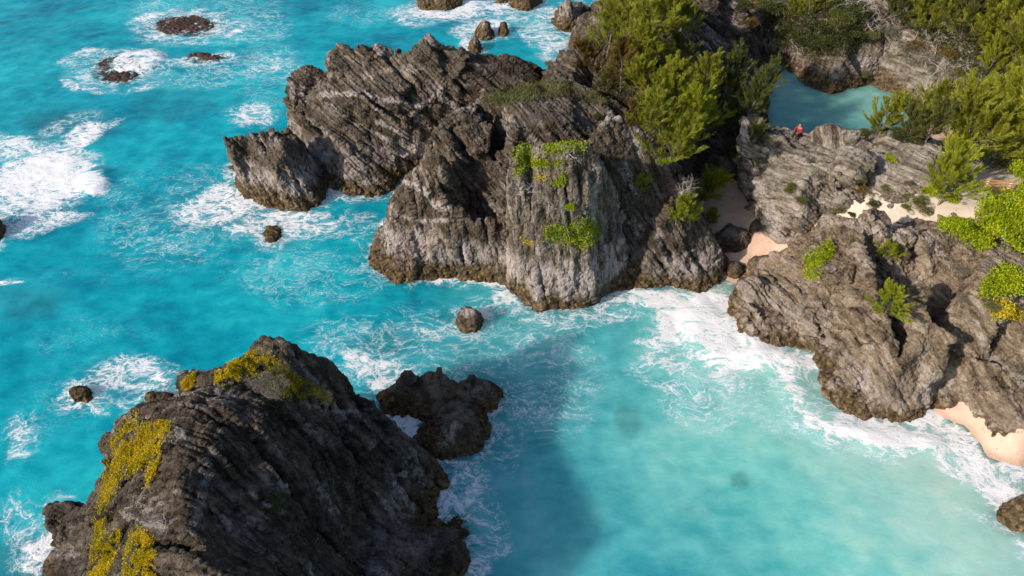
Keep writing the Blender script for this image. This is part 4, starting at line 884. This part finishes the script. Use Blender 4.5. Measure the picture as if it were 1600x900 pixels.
# lacy ring round every rock
foam = np.maximum(foam, .55 * sstep(2.4, .1, D + 1.2 * med) )
foam = np.maximum(foam, .20 * sstep(7, 1, D + 3 * med))
FB = [ # cx cy rx ry ang strength
 (60,285,100,52,-20,.92),(150,290,24,18,-30,.95),(130,215,36,22,-30,.80),(20,230,50,22,0,.70),(60,350,70,16,-8,.66),(30,300,40,40,0,.88),
 (290,42,86,30,-6,.62),(300,38,30,9,-12,.8),(215,98,44,20,-10,.90),(180,108,90,34,-8,.52),(322,92,60,12,-5,.62),(380,40,90,40,0,.42),(350,110,130,30,-12,.40),
 (160,200,40,10,-30,.5),(110,190,60,16,-20,.42),
 (395,180,42,22,0,.60),(340,320,80,34,-18,.66),(460,350,90,26,5,.58),(380,360,40,10,0,.55),(450,345,50,14,0,.66),(650,560,230,90,0,.40),(500,430,170,60,0,.34),(850,590,110,120,0,.40),(260,330,150,110,0,.26),(420,120,60,90,0,.30),(330,20,160,40,0,.34),(560,350,40,30,0,.46),(570,420,50,20,0,.45),(605,355,22,18,0,.86),(540,300,50,16,0,.6),
 (470,215,22,30,0,.8),(750,440,60,8,8,.74),(700,436,30,7,0,.86),(785,462,26,10,25,.86),(800,475,80,16,10,.54),(765,487,14,12,0,.85),(740,500,50,20,0,.50),(680,520,60,22,0,.50),(870,500,80,18,0,.46),(930,490,80,16,0,.55),(990,465,60,12,0,.72),
 (700,570,130,40,0,.40),(590,585,70,30,20,.70),(620,650,36,30,40,.80),(640,675,22,20,0,.80),(600,600,40,16,20,.78),(700,760,70,56,0,.60),(690,740,50,40,0,.62),(760,830,60,40,60,.50),(800,700,40,50,0,.38),(820,620,50,40,0,.42),(740,880,34,26,0,.62),(700,815,36,14,60,.72),(560,555,60,18,0,.46),
 (200,590,80,30,-6,.62),(220,600,46,14,-10,.72),(170,640,50,14,0,.50),(130,620,40,16,0,.60),(30,690,40,40,0,.45),(60,850,50,24,-20,.92),(50,880,60,24,0,.62),(90,800,40,40,0,.5),(20,830,40,60,0,.45),
 (700,18,70,16,0,.80),(650,22,50,20,0,.52),(740,50,40,20,0,.66),(830,22,90,14,0,.62),(765,40,30,12,0,.8),(730,70,18,14,0,.85),(860,55,60,24,10,.60),(870,85,30,18,0,.55),(760,8,60,8,0,.8),(560,20,80,24,0,.30),
 (1130,520,80,50,30,.97),(1080,500,60,40,0,.90),(1160,560,80,34,0,.88),(1050,540,60,50,0,.62),(1120,470,50,18,10,.97),(1190,545,50,18,0,.95),(1240,560,50,20,10,.90),(1040,470,60,16,0,.70),(1110,640,100,40,0,.42),(1200,640,120,40,20,.40),(1080,590,110,40,0,.52),
 (1300,660,40,14,30,.60),(1340,660,60,12,15,.80),(1400,680,60,14,10,.97),(1440,690,50,20,20,.94),(1470,660,46,24,20,.94),(1500,700,50,26,40,.88),(1540,745,50,26,50,.88),(1570,775,46,26,60,.92),(1590,740,30,26,0,.88),(1420,655,40,12,0,.92),
 (1480,720,50,22,30,.72),(1590,860,30,20,0,.6),(1530,800,60,12,20,.45),(1400,720,70,14,10,.5),(1270,600,24,50,-10,.55),
 (1180,107,20,6,0,.3),(1430,155,16,8,30,.80),(100,430,90,20,0,.20),(250,300,60,40,0,.22),(250,500,160,50,0,.12),(20,440,20,4,0,.8),(480,470,120,40,0,.15),(150,520,200,40,0,.15)]
for cx, cy, rx, ry, a, s in FB:
    foam = np.maximum(foam, s * ell(cx, cy, rx, ry, a, .45))
# the rolling wave arc in the bay
arc = [(1236,560),(1228,590),(1238,622),(1262,650),(1300,672),(1350,688),(1400,695),(1440,692)]
dA = np.full(X.shape, 1e9)
for (x0, y0), (x1, y1) in zip(arc[:-1], arc[1:]):
    tt = np.clip(((px - x0) * (x1 - x0) + (py - y0) * (y1 - y0)) / ((x1 - x0) ** 2 + (y1 - y0) ** 2), 0, 1)
    dA = np.minimum(dA, np.hypot(px - x0 - tt * (x1 - x0), py - y0 - tt * (y1 - y0)))
foam = np.maximum(foam, (.90 + .4 * med) * sstep(20, 3, dA)); foam = np.maximum(foam, .55 * sstep(55, 12, dA))
# foam rings with a clear gap
for cx, cy, rx, ry in ((290, 42, 80, 24), (180, 112, 82, 34)):
    r = np.hypot((px - cx) / rx, (py - cy) / ry)
    foam = np.maximum(foam, (.52 + .5 * med) * sstep(.34, .05, np.abs(r - 1)))
foam = foam * (1 + .35 * med) + .05 * big
foam = np.where(foam > .02, foam, .02) * .96 + .10 * sstep(0, .5, big)
pool = ell(1300, 160, 165, 62, 0, .1) * (px > 1170)
foam = foam * (1 - .8 * pool * (1 - ell(1430, 155, 22, 12, 0)))
# body colour masks
shal_shadefill = np.clip(ell(1330, 760, 420, 230, 15, .55), 0, 1)        # pale sandy bay
shal_shadefill = np.maximum(shal_shadefill, .9 * ell(1130, 560, 180, 110, 20, .5)); shal_shadefill = np.maximum(shal_shadefill, .50 * ell(860, 720, 190, 290, 0, .6))  # last patch paints the water lighter and greener inside the headland's shadow
sand = np.clip(sstep(-2.5, -.4, gh) * (px > 950) * (py > 400), 0, 1)
murk = np.clip(sum(s * ell(*e, 0, .5) for *e, s in [(360,330,110,40,.5),(100,200,80,30,.4),(40,870,70,40,.9),(45,470,60,30,.35),(600,540,60,24,.5),(700,600,120,50,.4),(190,605,70,30,.5),(440,365,60,24,.35),(760,20,120,30,.35),(60,330,60,30,.4),(280,160,80,30,.25),(880,620,60,50,.3),(850,500,110,20,.3),(740,690,90,100,.35)]), 0, 1)
clear = np.clip(sum(s * ell(*e, 0, .3) for *e, s in [(290,42,52,18,.9),(186,110,40,25,.95),(322,90,34,9,.9),(90,188,50,20,.5),(45,474,48,24,.35),(985,673,20,22,.55),(1157,751,15,14,.55),(1083,806,20,18,.4),(600,535,44,18,.45),(1100,620,30,15,.35),(880,610,42,30,.3),(700,620,60,44,.45),(40,868,60,36,.6),(265,160,50,18,.3),(850,690,32,26,.25),(560,640,44,30,.6),(360,330,70,30,.35),(426,364,18,16,.7)]), 0, .95)
clear = np.maximum(clear, .55 * sstep(1.0, .1, D)); clear = np.maximum(clear, .85 * sstep(-.35, -.02, gh) * (px > 950))
clear = np.where(clear < .75, clear * (.30 + .9 * med), clear)
clear = np.clip(clear, 0, .95)
Zw = .10 * fbm(P3 * .25, 3, 95) + .05 * gnoise(P3 * .9, 96)
Zw = Zw + .16 * sstep(34, 3, dA) + .25 * ell(1140, 530, 80, 40, 20) * (1 + med) + .35 * ell(150, 285, 30, 18, -30) + .35 * ell(215, 98, 40, 16, -10) + .05 * sstep(.6, .95, foam) * fbm(P3 * 1.5, 2, 97)
Zw = Zw * (1 - .85 * sstep(-.6, .1, gh)) * (np.abs(X) < 74) * (Y < 96) * (Y > 3)
t = NT("turquoise sea")
pos = t.n("ShaderNodeNewGeometry").outputs['Position']
fo = t.attr("foam"); sh = t.attr("shallow_shadefill"); sa = t.attr("sandy"); mu = t.attr("murky"); po = t.attr("pool"); cl = t.attr("clear")
stv = t.vscale(pos, (1, 1.5, 1))
# domain warp for lacy foam
nv = t.n("ShaderNodeTexNoise"); t.set(nv.inputs['Vector'], pos); nv.inputs['Scale'].default_value = .35; nv.inputs['Detail'].default_value = 3
wv = t.n("ShaderNodeVectorMath", operation='MULTIPLY_ADD'); t.set(wv.inputs[0], nv.outputs['Color']); wv.inputs[1].default_value = (3.2, 3.2, 0); t.set(wv.inputs[2], stv)
wp = wv.outputs[0]
def web(scale, detail, rough, off):
    n = t.noise(t.vscale(wp, (1, 1, 1), off), scale, detail, rough)
    return t.math('SUBTRACT', 1, t.math('MULTIPLY', t.math('ABSOLUTE', t.math('SUBTRACT', n, .5)), 8.5), clamp=True)
w1 = web(.60, 6, .62, (0, 0, 0)); w2 = web(1.5, 5, .64, (13, 5, 0)); w3 = web(4.2, 3, .6, (3, 25, 0))
cloud = t.noise(t.vscale(wp, (1, 1, 1), (50, 8, 0)), .6, 8, .74)
pat = t.math('ADD', t.math('MULTIPLY', w1, .34), t.math('MULTIPLY', w2, .30)); pat = t.math('ADD', pat, t.math('MULTIPLY', w3, .16)); pat = t.math('ADD', pat, t.math('MULTIPLY', cloud, .50))
thr = t.math('MULTIPLY_ADD', fo, -.97, 1.19)
dlt = t.math('SUBTRACT', pat, thr)
foamf = t.math('MULTIPLY', t.smooth(dlt, -.02, .30), .95)
haze_f = t.math('MULTIPLY', t.math('MULTIPLY', t.smooth(dlt, -.30, .15), t.smooth(fo, .15, .45)), .45)      # aerated milky water round the foam
nA = t.noise(pos, .10, 4, .55); nB = t.noise(stv, .55, 5, .6)
v = t.math('ADD', t.math('MULTIPLY', nA, .6), t.math('MULTIPLY', nB, .4))
deep = t.ramp(v, [(.36, (.000, .155, .245)), (.5, (.003, .290, .380)), (.64, (.018, .43, .50))])
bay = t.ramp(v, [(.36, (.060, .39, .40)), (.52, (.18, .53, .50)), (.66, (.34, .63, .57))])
sandw = t.ramp(v, [(.36, (.27, .50, .45)), (.62, (.46, .60, .53))])
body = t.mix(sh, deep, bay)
body = t.mix(t.math('MULTIPLY', sa, .9), body, sandw)
body = t.mix(t.math('MULTIPLY', po, 1), body, t.ramp(v, [(.38, (.12, .36, .37)), (.62, (.24, .50, .48))]))
body = t.mix(t.math('MULTIPLY', mu, .55), body, (.06, .17, .23))
body = t.mix(haze_f, body, (.42, .66, .74))
body = t.mix(foamf, body, (.80, .80, .84))
pr = t.b
t.set(pr.inputs['Base Color'], body); pr.inputs['IOR'].default_value = 1.33
t.set(pr.inputs['Roughness'], t.math('MULTIPLY_ADD', foamf, .6, .28)); t.set(pr.inputs['Specular IOR Level'], t.math('MULTIPLY_ADD', foamf, -.15, .2))
t.set(pr.inputs['Subsurface Weight'], t.math('MULTIPLY_ADD', foamf, -.8, .8)); pr.inputs['Subsurface Radius'].default_value = (1, 1, 1); pr.inputs['Subsurface Scale'].default_value = 5.0
pr.subsurface_method = 'BURLEY'
h1 = t.noise(t.vscale(pos, (1, 1.35, 1)), .9, 6, .55, .5); h2 = t.noise(t.vscale(pos, (1, 1.5, 1)), 5.5, 3, .6, .4)
b = t.bump(h1, .20, .6); b = t.bump(h2, .025, .5, b); b = t.bump(t.math('MULTIPLY', foamf, pat), .05, .5, b)
t.set(pr.inputs['Normal'], b)
tr = t.n("ShaderNodeBsdfTransparent"); tr.inputs[0].default_value = (.55, .80, .86, 1)
mx = t.n("ShaderNodeMixShader"); t.set(mx.inputs[0], t.math('MULTIPLY', cl, t.math('SUBTRACT', 1, t.math('MAXIMUM', foamf, haze_f)))); t.set(mx.inputs[1], pr.outputs[0]); t.set(mx.inputs[2], tr.outputs[0])
t.set(t.o.inputs['Surface'], mx.outputs[0])
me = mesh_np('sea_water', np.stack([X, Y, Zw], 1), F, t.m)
for nm, v_ in (('foam', foam), ('shallow_shadefill', shal_shadefill), ('sandy', sand), ('murky', murk), ('pool', pool), ('clear', clear)): fattr(me, nm, v_)
tag(link('water', me), kind='structure')
